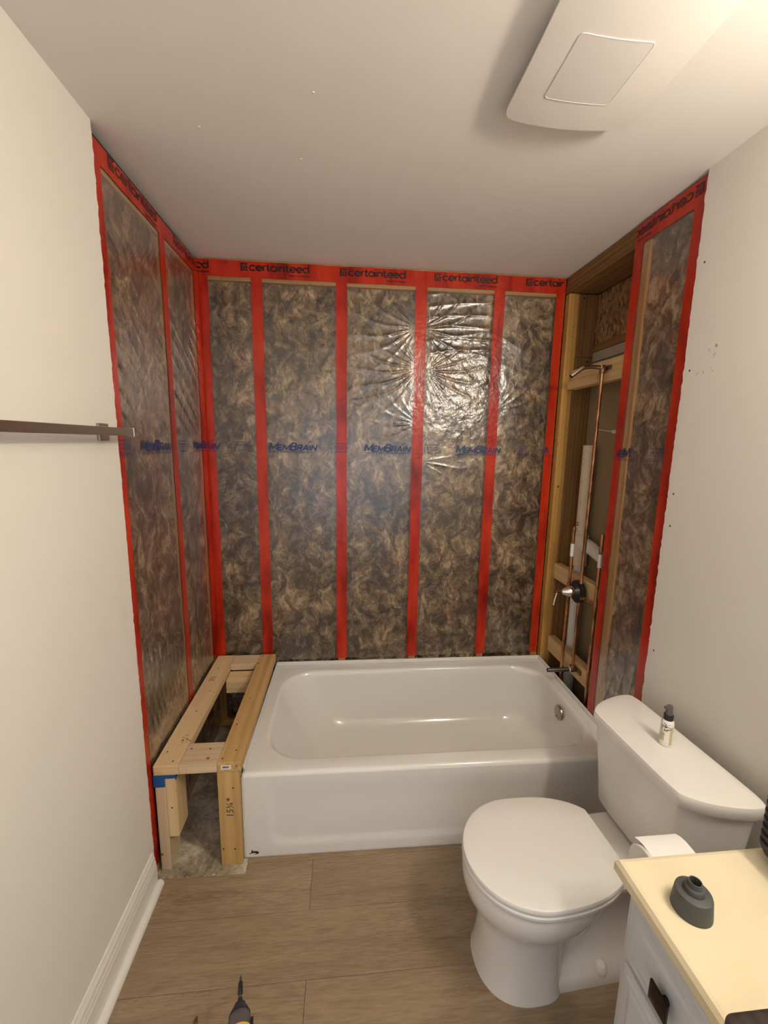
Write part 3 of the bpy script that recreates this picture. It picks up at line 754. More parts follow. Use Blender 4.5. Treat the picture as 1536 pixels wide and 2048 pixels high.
for s in (-0.760, -0.280): lay(ct_, 'l', s, 2.382, M['ink_soft'], fle, -0.86, -0.022, 'printed_word')
# the right-hand sheet hangs inside out, so its print reads mirrored: s = start + offset towards the back wall
lay(mp_, 'r', -0.648, 1.542, M['navy'], fr_, -0.70, -0.538, 'printed_word')
bm_ = Print(); bm_.add([(a, b) for a, b in bk_.v], bk_.f); lay(bm_, 'r', -0.826, 1.542, M['navy'], fr_, -0.86, -0.70, 'printed_block')
lay(ct_, 'r', -0.845, 2.388, M['ink_soft'], fr_, -0.86, -0.535, 'printed_word')

# ------------------------------------------------------------------ bathtub
def rrect(x0, x1, y0, y1, r, z, nc=14, ns=10, slope=0.0):
    pts = []
    cs = [(x1-r, y1-r, 0), (x0+r, y1-r, PI/2), (x0+r, y0+r, PI), (x1-r, y0+r, 3*PI/2)]
    for k in range(4):
        cx, cy, a0 = cs[k]
        arc = [(cx+r*math.cos(a0+PI/2*i/nc), cy+r*math.sin(a0+PI/2*i/nc)) for i in range(nc+1)]
        nx = cs[(k+1) % 4]; a1 = nx[2]; q = (nx[0]+r*math.cos(a1), nx[1]+r*math.sin(a1))
        pts += arc
        e = arc[-1]
        pts += [(e[0]+(q[0]-e[0])*i/ns, e[1]+(q[1]-e[1])*i/ns) for i in range(1, ns)]
    return [(a, b, z + slope*a) for a, b in pts]
TL, TW, TH = 1.512, 0.786, 0.369
tub = root('bathtub', (0.3225, -0.006, 0), 'white enamelled alcove bathtub with an apron front beside the wooden bench frame', 'bathtub', rz=-0.012)
rg = []
def R_(dx0, dx1, dy0, dy1, r, z): rg.append(rrect(dx0, TL-dx1, -TW+dy0, -dy1, r, z))
R_(0, 0, 0.0, 0.012, .010, .352); R_(.002, .002, .002, .014, .010, .362); R_(.007, .007, .008, .016, .012, .3675); R_(.013, .013, .015, .020, .014, TH)
R_(.052, .048, .062, .074, .165, TH); R_(.057, .053, .067, .079, .165, TH-.001); R_(.062, .058, .072, .084, .166, TH-.006); R_(.066, .062, .076, .088, .166, TH-.015)
R_(.072, .064, .080, .092, .168, .34); R_(.095, .069, .088, .098, .17, .28); R_(.140, .078, .098, .108, .17, .20); R_(.195, .090, .112, .124, .17, .135)
R_(.225, .100, .122, .134, .165, .105); R_(.262, .125, .146, .156, .15, .080); R_(.30, .150, .172, .18, .13, .071); R_(.36, .21, .23, .24, .10, .067)
MB().loft(rg, False, True).build('basin', M['tub'], tub, local=True)
# apron: embossed front panel
nx, nz = 240, 80
XA, ZA = np.meshgrid(np.linspace(0.0, TL, nx), np.linspace(0.0, 0.353, nz))
px0, px1, pz0, rr = 0.105, 1.42, 0.060, 0.05
dx = np.maximum(px0+rr-XA, XA-(px1-rr)); dz = (pz0+rr)-ZA
sd = np.where((dx > 0) & (dz > 0), np.hypot(np.maximum(dx, 0), np.maximum(dz, 0)), np.maximum(dx, dz)) - rr
rec = 0.006*sstep(0.020, -0.024, sd)*sstep(0.34, 0.22, ZA)
YA = -TW + rec
YA += np.where(ZA < 0.006, (0.006-ZA)*0.5, 0)
edge = np.minimum(XA, TL-XA); YA += 0.003*(1-sstep(0, 0.005, edge))
grid_obj('apron', np.stack([XA, YA, ZA], -1), M['enamel'], tub)
MB().box(0.0, 0.002, -TW+0.006, -0.02, 0.01, 0.352).build('end_skirt', M['enamel'], tub, local=True)
MB().box(0.0, 0.008, -TW+0.03, -0.002, 0.352, 0.384, 0.003).box(TL-0.008, TL, -TW+0.04, -0.002, 0.352, 0.386, 0.003).box(0.004, TL-0.004, -0.012, -0.002, 0.352, 0.386, 0.003).build('tiling_flange', M['enamel'], tub, local=True)
ov = MB().lathe([(0.0, 0.012), (0.010, 0.012), (0.030, 0.010), (0.035, 0.006), (0.036, 0.0)], (TL-0.073, -0.402, 0.295), '-x', 32).build('overflow_plate', M['nickel'], tub, local=True)
MB().lathe([(0.004, 0.0155), (0.0045, 0.010)], (TL-0.073, -0.402, 0.278), '-x', 10).build('screw', M['steel'], ov, local=True)
MB().lathe([(0.0, 0.003), (0.020, 0.0045), (0.030, 0.003), (0.033, 0)], (TL-0.26, -0.39, 0.067), 'z', 24).build('drain', M['nickel'], tub, local=True)
# small oval emblem with a tall letter stroke, low at the left end of the apron
lg = MB()
n = 28; ex, ez = 0.038, 0.024
lg.prism([(ex+0.0140*math.cos(2*PI*i/n)+0.004, ez+0.0068*math.sin(2*PI*i/n)) for i in range(n)], 'y', -TW-0.0010, -TW+0.001)
lg.prism([(ex-0.0115, ez+0.000), (ex-0.0055, ez+0.000), (ex-0.0045, ez+0.0125), (ex-0.0095, ez+0.0115)], 'y', -TW-0.0008, -TW+0.001)
lg.prism([(ex-0.020, ez-0.0045), (ex-0.010, ez-0.0035), (ex-0.009, ez-0.0005), (ex-0.017, ez-0.0015)], 'y', -TW-0.0007, -TW+0.001)
em = lg.build('emblem', M['ink'], tub, local=True)
MB().prism([(ex-0.001+0.0085*math.cos(2*PI*i/n), ez-0.0022+0.0022*math.sin(2*PI*i/n)) for i in range(n)], 'y', -TW-0.0016, -TW-0.0008).build('emblem_counter', M['enamel'], em, local=True)

# ------------------------------------------------------------------ wooden bench frame (2x4s)
bn = root('bench_frame', (0.17, -0.42, 0), 'bare 2x4 timber bench frame standing between the left wall and the tub', 'wooden frame')
P1, P2, P3 = M['pine'], M['pine2'], M['pine3']
zt = 0.438; zb = 0.400
def board(nm, a, mat, lbl=None, b=0.0025):
    o = MB().box(*a, b).build(nm, mat, bn)
    if lbl: o['label'] = lbl
    return o
board('top_rail', (0.013, 0.101, -0.812, -0.018, zb, zt), P1['y'])
board('top_rail', (0.2365, 0.3215, -0.812, -0.018, zb, zt), P2['y'], 'browner top rail next to the tub')
board('cross_piece', (0.1015, 0.236, -0.812, -0.700, zb, zt), P3['x'])
board('cross_piece', (0.1015, 0.236, -0.108, -0.020, zb, zt), P3['x'])
board('cross_support', (0.1015, 0.236, -0.205, -0.116, 0.372, 0.3995), P1['x'])
board('cross_support', (0.1015, 0.236, -0.205, -0.167, 0.330, 0.3715), P1['x'])
board('post', (0.233, 0.3115, -0.809, -0.771, -0.006, 0.3995), P2['z'], 'wide front post with a pencilled measurement')
board('post', (0.013, 0.049, -0.807, -0.718, -0.006, 0.3995), P3['z'])
board('post_block', (0.0495, 0.0855, -0.806, -0.717, 0.136, 0.3995), P1['z'], 'shorter block screwed to the left post, its foot off the floor')
board('post', (0.270, 0.308, -0.120, -0.031, -0.006, 0.3995), P2['z'])
# barcode sticker on the end of the right rail
st = MB().box(0.250, 0.286, -0.8132, -0.8121, 0.411, 0.428).build('sticker', M['white_plastic'], bn)
bc = MB(); r = random.Random(3); x = 0.2555
while x < 0.279:
    ww = r.choice((0.0008, 0.0014, 0.002)); bc.box(x, x+ww, -0.8137, -0.8131, 0.4165, 0.4245); x += ww+r.choice((0.0007, 0.0012))
bc.build('barcode', M['ink'], st)
# pencilled figures
def flatprint(name, s, mat, parent, size, fn):
    vs, fs = text_mesh(s, size, 0.00035, 0.1); MB().add([fn(a, b) for a, b in vs], fs).build(name, mat, parent, fix=False)
flatprint('pencil_figures', '15\u00be', M['pencil'], bn, 0.036, lambda a, b: (0.286-b, -0.8098, 0.205+a))
flatprint('pencil_figures', '3\u00bd', M['pencil'], bn, 0.034, lambda a, b: (0.062-b, -0.270+a, zt+0.0006))
for (x, y_) in ((0.035, -0.74), (0.075, -0.79), (0.06, -0.5), (0.07, -0.35), (0.05, -0.15), (0.12, -0.73), (0.19, -0.735), (0.25, -0.79), (0.29, -0.75), (0.27, -0.42), (0.255, -0.6)):
    MB().lathe([(0.0035, 0.0), (0.0030, 0.0006)], (x, y_, zt), 'z', 8).build('screw_head', M['screwhole'], bn)
for (x, z) in ((0.243, 0.07), (0.285, 0.066), (0.289, 0.33), (0.067, 0.26)):
    MB().lathe([(0.0035, -0.0006), (0.003, 0.0)], (x, -0.8095 if x > .2 else -0.8065, z), 'y', 8).build('screw_head', M['screwhole'], bn)
# splintered knot at the near left
kn = MB(); r = random.Random(8)
for k in range(10):
    x, y_ = 0.085+r.uniform(-.02, .012), -0.675+r.uniform(-.02, .025); a = r.uniform(0.001, 0.004)
    kn.add([(x-a, y_, zt+.0005), (x+a, y_-a, zt+.0005), (x+a*1.6, y_+a*1.5, zt+.0006), (x-a*.3, y_+a*2, zt+.0006)], [(0, 1, 2, 3)])
kn.build('knot', pmat('knot_brown', (0.25, 0.12, 0.045), 0.7), bn)
# blue tape on top of the left post
bt = root('blue_tape', (0.03, -0.81, 0.36), 'blue masking tape wrapped around the head of the left bench post', 'tape')
MB().box(0.0095, 0.0492, -0.8100, -0.8076, 0.350, 0.3985).build('front_piece', M['blue_tape'], bt)
MB().add([(0.0495, -0.8088, 0.383), (0.0858, -0.8088, 0.383), (0.0858, -0.8088, 0.3985), (0.0495, -0.8088, 0.3985), (0.0866, -0.807, 0.372), (0.0866, -0.735, 0.396), (0.0866, -0.735, 0.3985), (0.0866, -0.807, 0.3985)],
         [(0, 1, 2, 3), (4, 5, 6, 7), (1, 4, 7, 2)]).build('side_piece', M['blue_tape'], bt)

# ------------------------------------------------------------------ plumbing in the open bay
yc = -0.350; xp = 1.852
sv = root('shower_valve', (xp, -0.328, 0.885), 'black and chrome shower valve body held between copper pipes in the open bay', 'valve')
MB().lathe([(0.030, -0.012), (0.056, -0.010), (0.057, 0.0), (0.056, 0.008), (0.040, 0.010), (0.036, 0.026)], (xp, -0.328, 0.885), '-x', 36).build('mounting_ring', M['black'], sv)
MB().lathe([(0.034, -0.036), (0.036, -0.012)], (xp+0.012, -0.328, 0.885), '-x', 20).box(xp-0.01, xp+0.018, -0.365, -0.29, 0.862, 0.908, .006).build('valve_body', M['black'], sv)
MB().lathe([(0.027, 0.026), (0.029, 0.034), (0.028, 0.042), (0.026, 0.05), (0.022, 0.058), (0.014, 0.075), (0.010, 0.082)], (xp, -0.328, 0.885), '-x', 28).build('cartridge', M['chrome'], sv)
MB().lathe([(0.006, 0.082), (0.0055, 0.110)], (xp, -0.328, 0.885), '-x', 14).build('stem', M['chrome'], sv)
MB().tube([(xp-0.104, -0.328, 0.887), (xp-0.110, -0.328, 0.872), (xp-0.116, -0.324, 0.830), (xp-0.117, -0.323, 0.815)], 0.0028, 8).build('test_lever', M['white_plastic'], sv)
MB().lathe([(0.012, 0), (0.012, 0.014), (0.009, 0.016)], (xp+0.004, -0.372, 0.868), '-x', 16).build('stop_screw', M['brass'], sv)
def copper(name, pts, label, r=0.008, cap=None, caplab=None):
    rt = root(name, pts[0], label, 'pipe'); MB().tube(pts, r).build('tube', M['copper'], rt)
    if cap: MB().lathe([(0.0095, -0.022), (0.0095, -0.004), (0.008, 0.0), (0.004, 0.0035), (0, 0.004)], cap, 'z', 14).build('end_cap', M['copper'], rt)
    return rt
lp = copper('copper_pipe', [(xp-0.002, -0.250, 0.10), (xp-0.002, -0.250, 1.19)], 'left capped copper riser beside the valve, with a white wrap', cap=(xp-0.002, -0.250, 1.195))
MB().lathe([(0.0098, 0), (0.0098, 0.065)], (xp-0.002, -0.250, 1.045), 'z', 14).build('white_wrap', M['white_plastic'], lp)
MB().tube([(xp-0.002, -0.250, 0.885), (xp+0.002, -0.295, 0.885)], 0.0085).build('branch', M['copper'], lp)
rp = copper('copper_pipe', [(xp+0.005, -0.472, 0.10), (xp+0.005, -0.472, 1.20)], 'right capped copper riser nearest the red tape, with a white sticker wrap', cap=(xp+0.005, -0.472, 1.205))
MB().lathe([(0.0098, 0), (0.0098, 0.062)], (xp+0.005, -0.472, 1.052), 'z', 14).build('white_wrap', M['white_plastic'], rp)
MB().tube([(xp+0.005, -0.472, 0.868), (xp+0.002, -0.36, 0.870)], 0.0085).build('branch', M['copper'], rp)
for q, rt in (((xp-0.002, -0.250, 0.885), lp), ((xp+0.005, -0.472, 0.868), rp)):
    MB().lathe([(0.0105, -0.02), (0.0105, 0.02)], q, 'z', 14).build('tee_fitting', M['copper'], rt)
copper('shower_riser', [(xp, yc, 0.90), (xp, yc-0.006, 1.925)], 'long middle copper riser from the valve up to the shower elbow')
copper('spout_drop', [(xp, yc+0.002, 0.86), (xp, yc+0.004, 0.495)], 'short middle copper pipe from the valve down to the tub spout elbow')
sa = root('bent_pipe', (1.858, -0.356, 1.944), 'bent chrome shower arm stub in a brass elbow on the upper wood block', 'pipe')
MB().tube([(1.846, -0.356, 1.947), (1.800, -0.356, 1.948), (1.775, -0.356, 1.946), (1.757, -0.356, 1.940), (1.740, -0.356, 1.929), (1.707, -0.356, 1.904)], [0.0095]*6, 16, False).build('arm', M['chrome'], sa)
MB().tube([(1.715, -0.356, 1.910), (1.7065, -0.356, 1.9035)], 0.0075).build('bore', M['black'], sa)
MB().lathe([(0.0115, 0), (0.0115, 0.005)], (1.847, -0.356, 1.947), '-x', 16).build('thread_seal', M['white_plastic'], sa)
MB().lathe([(0.012, -0.026), (0.0135, -0.022), (0.0135, 0.0)], (1.852, -0.356, 1.947), 'z', 14).lathe([(0.013, -0.006), (0.0135, 0.012)], (1.855, -0.356, 1.945), '-x', 14).box(1.866, 1.872, -0.392, -0.318, 1.935, 1.955, .003).build('elbow', M['brass'], sa)
sp_ = root('spout_nipple', (1.85, -0.346, 0.478), 'grey threaded steel spout nipple sticking out over the tub end', 'pipe')
MB().lathe([(0.0085, 0.0), (0.0105, 0.0), (0.0105, 0.115), (0.0100, 0.118), (0.0078, 0.118), (0.0078, 0.09)], (1.838, -0.346, 0.478), '-x', 18, False).build('nipple', M['steel'], sp_)
MB().lathe([(0.0078, 0.0), (0.0078, 0.001)], (1.75, -0.346, 0.478), '-x', 14).build('bore', M['black'], sp_)
MB().lathe([(0.0125, 0), (0.0125, 0.005)], (1.838, -0.346, 0.478), '-x', 16).build('thread_seal', M['white_plastic'], sp_)
MB().lathe([(0.014, 0), (0.014, 0.022)], (1.862, -0.346, 0.478), '-x', 14).lathe([(0.013, 0), (0.0135, 0.022), (0.011, 0.026)], (1.852, -0.346, 0.476), 'z', 14).box(1.866, 1.8755, -0.39, -0.31, 0.465, 0.49, .003).build('elbow', M['brass'], sp_)
# plastic waste pipe
pv = root('drain_pipe', (1.95, -0.15, 0.06), 'cream plastic waste and vent pipe standing behind the copper risers', 'pipe')
MB().tube([(1.948, -0.155, 1.05), (1.948, -0.155, 1.602)], 0.030, 24).build('vent_section', M['pvc'], pv)
MB().tube([(1.948, -0.160, 0.06), (1.948, -0.160, 0.98)], 0.027, 24).build('waste_section', M['white_plastic'], pv)
MB().lathe([(0.036, 0.97), (0.037, 0.975), (0.037, 1.13), (0.034, 1.135)], (1.948, -0.158, 0), 'z', 24).build('tee_fitting', M['pvc'], pv)
MB().tube([(1.948, -0.158, 1.075), (1.948, -0.22, 1.090), (1.948, -0.26, 1.085), (1.946, -0.34, 1.062), (1.944, -0.56, 1.045)], [0.032, 0.036, 0.034, 0.028, 0.028], 20).build('side_arm', M['white_plastic'], pv)
pm = MB(); r = random.Random(6)
for z in (1.53, 1.50, 1.41, 1.31, 1.30, 1.24, 1.155, 1.13):
    a = -0.168+r.uniform(-.006, .006); pm.add([(1.918, a, z), (1.918, a+0.007, z+0.001), (1.918, a+0.007, z+0.004), (1.918, a, z+0.003)], [(0, 1, 2, 3)])
for k in range(10):
    z = 1.185+0.012*(k % 2); a = -0.172+0.006*(k//2); pm.add([(1.9175, a, z), (1.9175, a+0.004, z), (1.9175, a+0.004, z+0.006), (1.9175, a, z+0.006)], [(0, 1, 2, 3)])
tag(pm.build('stamp_marks', M['ink'], pv), kind='stuff')

# ------------------------------------------------------------------ toilet
to = root('toilet', (1.652, -1.150, 0), 'white two-piece round-front toilet standing against the right wall beside the vanity', 'toilet', rz=0.055)
def chaikin(p, it=3):
    for _ in range(it):
        q = []
        for i in range(len(p)):
            a, b = p[i], p[(i+1) % len(p)]
            q += [(a[0]*.75+b[0]*.25, a[1]*.75+b[1]*.25), (a[0]*.25+b[0]*.75, a[1]*.25+b[1]*.75)]
        p = q
    return p
LID = [(-.094, -.162), (-.088, -.182), (-.045, -.214), (.02, -.238), (.085, -.249), (.112, -.236), (.114, -.12), (.114, .12), (.112, .236), (.085, .249), (.02, .238), (-.045, .214), (-.088, .182), (-.094, .162), (-.096, .08), (-.096, -.08)]
LIDc = chaikin(LID, 3)
def sc_(p, kx, ky, z, ox=0.0): return [(a*kx+ox, b*ky, z) for a, b in p]
MB().loft([sc_(LIDc, .95, .975, .668), sc_(LIDc, .975, .985, .667), sc_(LIDc, .99, .995, .671), sc_(LIDc, 1, 1, .690), sc_(LIDc, .995, .997, .698), sc_(LIDc, .975, .988, .7035), sc_(LIDc, .93, .97, .7055)]).build('tank_lid', M['china'], to, local=True)
MB().loft([sc_(LIDc, .50, .72, .358, .02), sc_(LIDc, .62, .78, .358, .015), sc_(LIDc, .70, .82, .366, .012), sc_(LIDc, .76, .845, .385, .010), sc_(LIDc, .84, .90, .55, .004), sc_(LIDc, .90, .935, .655), sc_(LIDc, .90, .935, .669)]).build('tank', M['china'], to, local=True)
def egg(cx, rf, rb, hw, z, clip=None, e=2.0, eb=2.45, n=72):
    out = []
    for i in range(n):
        t = 2*PI*i/n; c, s = math.cos(t), math.sin(t)
        ex = e if c < 0 else eb
        x = abs(c)**(2/ex)*(1 if c > 0 else -1)*(rb if c > 0 else rf); y_ = abs(s)**(2/ex)*(1 if s > 0 else -1)*hw
        x += cx
        if clip is not None: x = min(x, clip)
        out.append((x, y_, z))
    return out
bw = MB()
bw.loft([egg(-.40, .150, .105, .131, 0.0, e=2.3, eb=3), egg(-.40, .149, .105, .130, .006, e=2.3, eb=3), egg(-.40, .142, .10, .124, .03, e=2.3, eb=3), egg(-.40, .137, .10, .120, .10, e=2.2, eb=3), egg(-.40, .136, .105, .116, .17, e=2.1, eb=2.8), egg(-.40, .137, .115, .117, .212, e=2.1, eb=2.6),
         egg(-.40, .150, .14, .130, .230, e=2.1, eb=2.4), egg(-.40, .172, .17, .153, .250), egg(-.40, .188, .20, .168, .275), egg(-.40, .194, .22, .174, .305), egg(-.40, .195, .235, .1755, .335), egg(-.40, .192, .235, .173, .350), egg(-.40, .182, .22, .164, .354)], True, True)
# trapway body and foot
def bx_ring(x0, x1, hw, z, r=0.03): return rrect(x0, x1, -hw, hw, min(r, hw*0.95), z, 6, 2)
bw.loft([bx_ring(-.42, .03, .112, 0, .05), bx_ring(-.42, .03, .111, .018, .05), bx_ring(-.42, .02, .104, .034, .05), bx_ring(-.42, .01, .080, .055, .05), bx_ring(-.42, .00, .066, .10, .045), bx_ring(-.42, .00, .066, .20, .045), bx_ring(-.42, .04, .075, .27, .05), bx_ring(-.42, .08, .095, .315, .05), bx_ring(-.30, .09, .118, .335, .045), bx_ring(-.26, .09, .120, .350, .045), bx_ring(-.255, .085, .114, .3565, .042)])
bw.build('bowl', M['china'], to, local=True)
for s in (-1, 1):
    MB().lathe([(0.019, 0.0), (0.020, 0.010), (0.018, 0.020), (0.012, 0.027), (0, 0.029)], (-.185, s*.092, 0.024), 'z', 20).build('bolt_cap', M['seat'], to, local=True)
SC = dict(cx=-.395)
MB().loft([egg(-.400, .190, .280, .173, .3565, -.135), egg(-.400, .196, .285, .1785, .360, -.133), egg(-.400, .197, .285, .179, .368, -.133), egg(-.400, .192, .28, .175, .3735, -.135)]).build('seat_ring', M['seat'], to, local=True)
MB().loft([egg(-.400, .190, .290, .173, .3745, -.142), egg(-.400, .1955, .292, .178, .378, -.140), egg(-.400, .1965, .292, .179, .386, -.139), egg(-.400, .194, .29, .1765, .3915, -.142), egg(-.400, .186, .283, .169, .3945, -.149), egg(-.400, .10, .18, .09, .3965, -.17)]).build('seat_lid', M['seat'], to, local=True)

# spray bottle on the tank
sbx, sby, sbz = 1.672, -1.155, 0.7058
sb = root('spray_bottle', (sbx, sby, sbz), 'small cream spray bottle with a grey pump standing on the toilet tank lid', 'bottle')
MB().lathe([(0.0150, 0.0), (0.0170, 0.002), (0.0172, 0.010), (0.0172, 0.070), (0.0160, 0.078), (0.0120, 0.0835), (0.0105, 0.085)], (sbx, sby, sbz), 'z', 32).build('bottle_body', M['cream'], sb)
MB().lathe([(0.0128, 0.083), (0.0130, 0.084), (0.0130, 0.099), (0.0122, 0.1005)], (sbx, sby, sbz), 'z', 28).build('collar', M['black'], sb)
MB().lathe([(0.0108, 0.1005), (0.0100, 0.106), (0.0085, 0.116), (0.0085, 0.124), (0.0070, 0.128)], (sbx, sby, sbz), 'z', 24).box(sbx-0.016, sbx, sby-0.004, sby+0.004, sbz+0.118, sbz+0.126, .002).build('spray_pump', M['greymetal'], sb)
def patch(name, mat, a0, a1, z0, z1, r=0.0175, n=8):
    mb = MB(); vs = []
    for i in range(n+1):
        a = a0+(a1-a0)*i/n
        for z in (z0, z1): vs.append((sbx+r*math.cos(a), sby+r*math.sin(a), sbz+z))
    mb.add(vs, [(2*i, 2*i+2, 2*i+3, 2*i+1) for i in range(n)]); return mb.build(name, mat, sb, fix=False)
va_ = math.atan2(-2.21-sby, 0.70-sbx)   # side of the bottle that faces the room
patch('front_label', M['beige_label'], va_-0.95, va_-0.25, 0.018, 0.044)
patch('side_label', M['beige_label'], va_+0.55, va_+1.1, 0.008, 0.066)
lf = MB(); r = random.Random(11)
for k in range(34):
    a = va_-0.35+r.gauss(0, .28); z = 0.060+r.gauss(0, .008); t = r.random()*6.28; s = r.uniform(.0022, .0042)
    q = []
    for (u, v_) in ((0, -s), (s*.35, 0), (0, s), (-s*.35, 0)):
        uu = u*math.cos(t)-v_*math.sin(t); vv = u*math.sin(t)+v_*math.cos(t)
        q.append((sbx+.0177*math.cos(a+uu/.0177), sby+.0177*math.sin(a+uu/.0177), sbz+z+vv))
    lf.add(q, [(0, 1, 2, 3)])
lf.build('leaf_print', M['ink'], sb, fix=False)

# ------------------------------------------------------------------ vanity, counter
vy0, vy1 = -2.45, -1.560
vn = root('vanity_cabinet', (1.53, -2.0, 0), 'white painted vanity cabinet with bronze knobs at the lower right', 'cabinet')
MB().box(1.270, W-DW-0.002, vy0, vy1, 0.09, 0.752, 0.002).box(1.33, W-DW-0.002, vy0, vy1, 0, 0.09).build('carcass', M['vanity'], vn)
def front(nm, y0, y1, z0, z1, knob):
    mb = MB()
    mb.box(1.258, 1.2695, y0, y1, z0, z1, 0.003)
    o = mb.build(nm, M['vanity'], vn)
    fr = MB().loft([[(1.2578, y0+a, z0+a), (1.2578, y1-a, z0+a), (1.2578, y1-a, z1-a), (1.2578, y0+a, z1-a)] if i in (0,) else
                    [(x_, y0+a, z0+a), (x_, y1-a, z0+a), (x_, y1-a, z1-a), (x_, y0+a, z1-a)] for i, (a, x_) in enumerate(((0.012, 1.2578), (0.016, 1.2535), (0.022, 1.2535), (0.032, 1.2505)))], False, True, False).build('raised_panel', M['vanity'], o)
    y_, z_ = knob
    kb = MB(); s = 0.0195
    kb.lathe([(0.007, 0), (0.006, 0.014)], (1.2505, y_, z_), '-x', 14)
    rr_ = [[(1.2365, y_+a, z_+b) for a, b in ((-s, -s), (s, -s), (s, s), (-s, s))], [(1.2325, y_+a, z_+b) for a, b in ((-s, -s), (s, -s), (s, s), (-s, s))], [(1.2275, y_+a*.2, z_+b*.2) for a, b in ((-s, -s), (s, -s), (s, s), (-s, s))]]
    kb.loft(rr_, True, True, False)
    kb.build('knob', M['bronze'], o)
    return o
front('drawer', -1.975, -1.580, 0.592, 0.728, (-1.688, 0.660))
front('drawer', -2.43, -1.985, 0.592, 0.728, (-2.25, 0.660))
front('door', -1.975, -1.580, 0.11, 0.580, (-1.93, 0.50))
front('door', -2.43, -1.985, 0.11, 0.580, (-2.03, 0.50))
ctp = []
for a, z in ((0.006, 0.753), (0.0, 0.762), (0.0, 0.780), (0.005, 0.788), (0.012, 0.790)):
    ctp.append([(1.237+a, vy0-0.01, z), (1.237+a, -1.547-a, z), (W-DW-0.001, -1.547-a, z), (W-DW-0.001, vy0-0.01, z)])
tag(MB().loft(ctp, True, True, False).build('countertop', M['counter']), 'cream vanity countertop with a plain square front edge', 'countertop')

# grey rubber cap
gx, gy, gz = 1.312, -1.648, 0.7902
gc = root('pump_cap', (gx, gy, gz), 'dark grey stepped rubber cap with a round hole, lying on the cream countertop', 'cap')
MB().lathe([(0.0315, 0), (0.0315, 0.003), (0.0285, 0.033), (0.0275, 0.036), (0.0245, 0.037), (0.0150, 0.0385)], (gx, gy, gz), 'z', 40, False).build('body', M['grey_rubber'], gc)
MB().lathe([(0.0160, 0.0375), (0.0155, 0.046), (0.0145, 0.0475), (0.0110, 0.048), (0.0105, 0.056), (0.0102, 0.0575), (0.0088, 0.0575), (0.0086, 0.036), (0, 0.036)], (gx, gy, gz), 'z', 36, False).build('neck', M['grey_rubber'], gc)

# black ribbed case at the right edge, on the counter
kx, ky = 1.522, -1.558
bk = root('ribbed_case', (kx+.08, ky-.1, 0.790), 'black case with horizontal ribs standing on the countertop against the right wall', 'case')
def rr3(i, z, r=0.022): return rrect(kx+i, kx+.15-i, ky-.21+i, ky-i, r, z, 6, 3)
rings = [rr3(.030, .7903), rr3(.016, .794), rr3(.005, .806), rr3(.0, .822)]
for k in range(6):
    z = .830+k*.0165; rings += [rr3(.0, z), rr3(.0035, z+.003), rr3(.0035, z+.006), rr3(.0, z+.009)]
rings += [rr3(.0, .935), rr3(.006, .945), rr3(.014, .949)]
MB().loft(rings, True, True, False).build('shell', M['black'], bk)
MB().tube([(kx+.04, ky-.105, .949), (kx+.045, ky-.105, .962), (kx+.075, ky-.105, .966), (kx+.105, ky-.105, .962), (kx+.11, ky-.105, .949)], 0.005, 10).build('handle', M['black'], bk)
# dark brown case at the bottom right corner
b2 = root('brown_case', (1.36, -1.88, 0.790), 'dark brown round-cornered case on the front corner of the countertop at the bottom right', 'case')
def rr4(i, z): return rrect(1.203+i, 1.50-i, -2.02+i, -1.806-i, 0.022, z, 8, 3)
MB().loft([rr4(.006, .7905), rr4(.0, .796), rr4(.0, .837), rr4(.003, .842), rr4(.008, .844)]).build('case_shell', M['brownbox'], b2)
MB().loft([[(a, b, .8438) for a, b, _ in rr4(.018, 0)], [(a, b, .8465) for a, b, _ in rr4(.020, 0)]], False, True).build('lid_panel', M['brownbox'], b2)

# toilet paper on a holder at the end of the vanity
tr_ = root('toilet_roll', (1.410, -1.492, 0.672), 'white toilet paper roll hanging on the end of the vanity beside the toilet', 'toilet paper')
MB().lathe([(0.020, 0.0), (0.050, 0.0), (0.0525, 0.002), (0.0525, 0.108), (0.050, 0.110), (0.020, 0.110)], (1.465, -1.492, 0.672), '-x', 40, False).build('paper', M['paper'], tr_)
MB().lathe([(0.0205, -0.001), (0.0205, 0.111)], (1.465, -1.492, 0.672), '-x', 20, False).build('core', pmat('card', (0.45, 0.33, 0.2), 0.9), tr_)
fl_ = []
for (dy, dz) in ((-0.030, .0445), (-0.015, .0520), (0.0, .0535), (0.018, .0535), (0.034, .0500), (0.046, .044)):
    fl_.append((dy, dz))
mb = MB(); vs = []
for dy, dz in fl_:
    for x in (1.360, 1.462): vs.append((x, -1.492+dy, 0.672+dz))
mb.add(vs, [(2*i, 2*i+1, 2*i+3, 2*i+2) for i in range(5)], True).build('loose_sheet', M['paper'], tr_)
ph = root('paper_holder', (1.41, -1.558, 0.672), 'chrome toilet paper holder fixed to the end of the vanity', 'holder')
MB().tube([(1.345, -1.492, 0.672), (1.475, -1.492, 0.672)], 0.006, 12).build('spindle', M['chrome'], ph)
for x in (1.475,):
    MB().tube([(x, -1.492, 0.672), (x, -1.53, 0.672), (x, -1.5595, 0.672)], 0.006, 12).lathe([(0.018, 0), (0.018, 0.004)], (x, -1.5595, 0.672), 'y', 18).build('arm', M['chrome'], ph)

